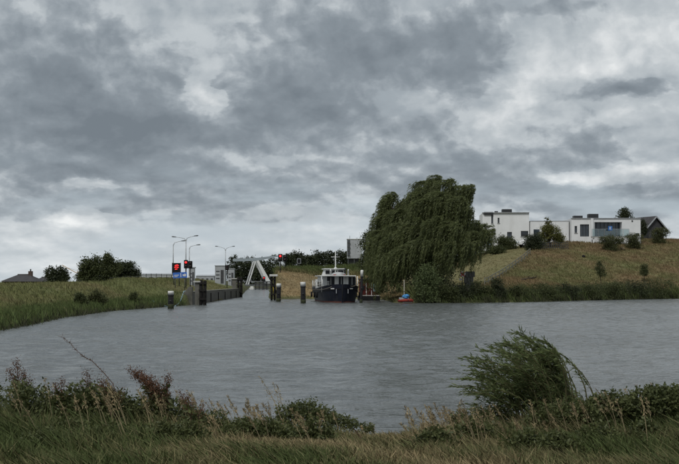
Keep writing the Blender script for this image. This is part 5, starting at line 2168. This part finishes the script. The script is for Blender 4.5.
def dock(px, Y, tips, label, seed, heads=1.0, leaves=26, group='reddish dock plants on the near bank'):
    """dock: rusty seed spikes on leaning stems over broad green leaves"""
    rng = np.random.default_rng(seed)
    b = G(px, Y)
    t = thing('dock_plant', label, 'plant', b, 0, group)
    B = np.array(b)
    mb = MB()
    P, D = [], []
    LP, LD = [], []
    for (tx, ty) in tips:
        tip = np.array(at(tx, ty, Y + rng.normal() * .06)) - B
        c1 = np.array((tip[0] * .25, tip[1] * .5, tip[2] * .7))
        b0 = np.array((rng.normal() * .03, rng.normal() * .03, -.03))
        pts = bez(b0, c1, tip, 9)
        mb.tube([Vector(p) for p in pts], list(np.linspace(.008, .002, 9)), 5, caps=False)
        L = np.linalg.norm(np.diff(pts, axis=0), axis=1).sum()
        m = int(L * 420 * heads)
        u = 1 - rng.beta(1.1, 1.7, m) * .62
        p = (1 - u)[:, None] ** 2 * b0 + 2 * (u * (1 - u))[:, None] * c1 + u[:, None] ** 2 * tip
        wob_ = .016 + .020 * np.abs(np.sin(u * 22))
        P.append(p + rng.normal(size=(m, 3)) * wob_[:, None])
        D.append(norm(np.tile(tip - c1, (m, 1))) * .6 + rng.normal(size=(m, 3)) * .6)
        ml = int(leaves)
        u = rng.uniform(.08, .72, ml)
        p = (1 - u)[:, None] ** 2 * b0 + 2 * (u * (1 - u))[:, None] * c1 + u[:, None] ** 2 * tip
        LP.append(p)
        LD.append(np.stack([-.3 + rng.normal(size=ml) * .7, rng.normal(size=ml) * .7, rng.normal(size=ml) * .4 + .15], 1))
    mb.build('stems', principled('dock_stem', (.075, .04, .026), .8, .25, 8), t)
    v, q = leaf_faces(np.concatenate(P), np.concatenate(D), .016, .012, rng)
    tag(link_mesh('seed_heads', np_mesh('seed_heads', v, quads=q), LEAF['rust'], t), kind='stuff')
    LP, LD = np.concatenate(LP), np.concatenate(LD)
    v, q = leaf_faces(LP, LD, rng.uniform(.06, .13, len(LP)), rng.uniform(.022, .045, len(LP)), rng)
    link_mesh('leaves', np_mesh('leaves', v, quads=q), LEAF['weed'], t)


dock(168, 14.6, [(130, 369), (134, 374), (139, 372), (143, 378), (150, 378), (156, 384), (162, 388), (168, 376), (147, 386)], 'largest rusty dock plant, bent left by the wind', 201, 1.6, 34)
dock(190, 15.2, [(180, 392), (188, 396), (193, 402)], 'small dock plant right of the big bent one', 202, .8)
dock(118, 14.2, [(105, 381), (112, 386), (99, 379), (120, 390)], 'dock plant with red spikes left of the big bent one', 203, .7, 34)
dock(92, 14.9, [(86, 371), (90, 382), (80, 385)], 'dock plant with one tall thin red spike', 204, .7, 30)
dock(62, 14.4, [(55, 384), (62, 380), (70, 388)], 'dock plant with red spikes second from the left', 205, .9, 30)
dock(22, 14.6, [(16, 362), (24, 372), (30, 380), (10, 370)], 'tall dock plant at the left edge of the near bank', 206, 1.0, 34)
dock(196, 14.0, [(186, 403), (182, 398), (204, 405)], 'low rusty dock at the end of the weed clump', 207, .8)


def bare_stalk():
    b = G(122, 15.6)
    t = thing('bare_stalk', 'thin bare arching stalk reaching over the water at left', 'plant', b)
    px = [(118, 400), (113, 384), (103, 372), (92, 361), (84, 357), (76, 350), (70, 343), (62, 337)]
    pts = [Vector((0, 0, -.03))] + [at(a, c, 15.6) - b for a, c in px]
    m = MB()
    m.tube(pts, [.006, .005, .0045, .004, .0035, .003, .0025, .002, .0015], 5)
    m.build('stem', MATS['dock_stem'], t)
    rng = np.random.default_rng(3)
    P, D = [], []
    tw = MB()
    for i in range(3, len(pts)):
        for sg in (-1, 1):
            e = pts[i] + Vector((-.02 + .03 * sg, .02 * sg, .035 + .02 * sg))
            tw.tube([pts[i], e], [.0025, .0012], 4, caps=False)
    tw.build('twigs', MATS['dock_stem'], t)
    for i in range(2, len(pts)):
        n = 22
        a, c = np.array(pts[i - 1]), np.array(pts[i])
        u = rng.random(n)[:, None]
        P.append(a + (c - a) * u + rng.normal(size=(n, 3)) * .006)
        D.append(rng.normal(size=(n, 3)) * .6 + (c - a) / np.linalg.norm(c - a))
    v, q = leaf_faces(np.concatenate(P), np.concatenate(D), .020, .008, rng)
    tag(link_mesh('seeds', np_mesh('seeds', v, quads=q), LEAF['rust'], t), kind='stuff')


bare_stalk()


def weed_clump(px, Y, lst, label, n, leaf, mat, seed, name='weed_clump', group='leafy weeds on the near bank'):
    b = G(px, Y)
    rng = np.random.default_rng(seed)
    t = thing(name, label, 'weeds', b, 0, group)
    es = px_ells(lst, b, Y)
    es = [(e[0], e[1], max(e[2], .05), e[3], e[4] * 1.1, e[5]) for e in es]
    mb = MB()
    for e in es:
        for _ in range(9):
            d = rng.normal(size=3)
            d /= np.linalg.norm(d)
            tip = Vector((e[0] + d[0] * e[3], e[1] + d[1] * e[4], max(.05, e[2] + abs(d[2]) * e[5] * 1.1)))
            mb.tube([Vector((e[0] * .6 + d[0] * .05, e[1] * .6, -.03)), Vector((e[0] * .8 + tip.x * .2 + .02, e[1], e[2] * .6)), tip], [.005, .004, .002], 4, caps=False)
    mb.build('stems', MATS['green_stem'], t)
    p, o = crown_points(es, n, rng, .22, 9)
    p = p[p[:, 2] > .0]
    d = rng.normal(size=p.shape) * .7 + np.array((-.3, 0, .1))
    v, q = leaf_faces(p, d, leaf * rng.uniform(.6, 1.3, len(p)), leaf * .55 * rng.uniform(.6, 1.3, len(p)), rng)
    link_mesh('leaves', np_mesh('leaves', v, quads=q), LEAF[mat], t)


weed_clump(40, 14.4, [(20, 405, 22, 22), (45, 408, 22, 18), (60, 416, 22, 14)], 'dark leafy weeds filling the left corner of the bank', 3600, .05, 'weed', 301)
weed_clump(90, 14.5, [(78, 404, 18, 18), (98, 404, 18, 18), (115, 410, 18, 16)], 'dense leafy weeds below the thin red spikes', 3600, .048, 'weed', 302)
weed_clump(140, 14.7, [(132, 412, 18, 14), (150, 412, 18, 16), (168, 414, 18, 16)], 'leafy weeds under the big bent dock', 3200, .045, 'weed', 303)
weed_clump(200, 15.0, [(190, 418, 16, 10), (212, 419, 16, 9)], 'low pale leafy weeds right of the docks', 2000, .035, 'weed', 304)
weed_clump(306, 15.4, [(290, 414, 14, 9), (306, 411, 14, 10), (322, 416, 14, 8)], 'low bramble patch on the bank below the boat', 3000, .038, 'weed', 305)
weed_clump(340, 15.3, [(336, 420, 12, 6), (350, 424, 10, 5), (366, 428, 9, 4)], 'sprawling end of the bramble at the bare shore', 1500, .034, 'weed', 306)
weed_clump(615, 14.6, [(600, 408, 14, 12), (616, 406, 14, 14), (628, 412, 14, 12)], 'green leafy bush right of the willow shrub', 3800, .05, 'weed', 307)
weed_clump(655, 14.4, [(642, 404, 16, 14), (660, 402, 16, 16), (676, 404, 16, 16), (650, 392, 6, 7)], 'green leafy bush at the right edge of the bank', 4200, .05, 'weed', 308)
weed_clump(470, 14.8, [(462, 420, 12, 8), (480, 418, 14, 9), (500, 416, 14, 10)], 'low green weeds at the foot of the willow shrub', 2200, .036, 'weed', 309)
weed_clump(560, 14.3, [(540, 418, 16, 12), (562, 416, 18, 14), (585, 416, 16, 13)], 'shaded weeds in front of the willow shrub', 3000, .042, 'weed', 310)

_rng = random.Random(77)
_lab = ['low weed patch in the front grass, %s from the left' % w for w in ('first', 'second', 'third', 'fourth', 'fifth', 'sixth', 'seventh', 'eighth', 'eighth', 'eighth', 'ninth', 'tenth', 'eleventh', 'twelfth', 'thirteenth', 'fourteenth')]
for _i in range(16):
    _px = 20 + 650 * (_i + _rng.uniform(.1, .9)) / 16
    if 350 < _px < 420:
        continue
    _Y = _rng.uniform(12.2, 13.6)
    _py = 282 + (2.2 - .52) / _Y * F_PX
    weed_clump(_px, _Y, [(_px - 9, _py - 8, 13, 12), (_px + 9, _py - 6, 13, 11), (_px, _py - 14, 8, 10)], _lab[_i], 1500, .042, 'weed', 400 + _i, group='low weed patches in the front grass')
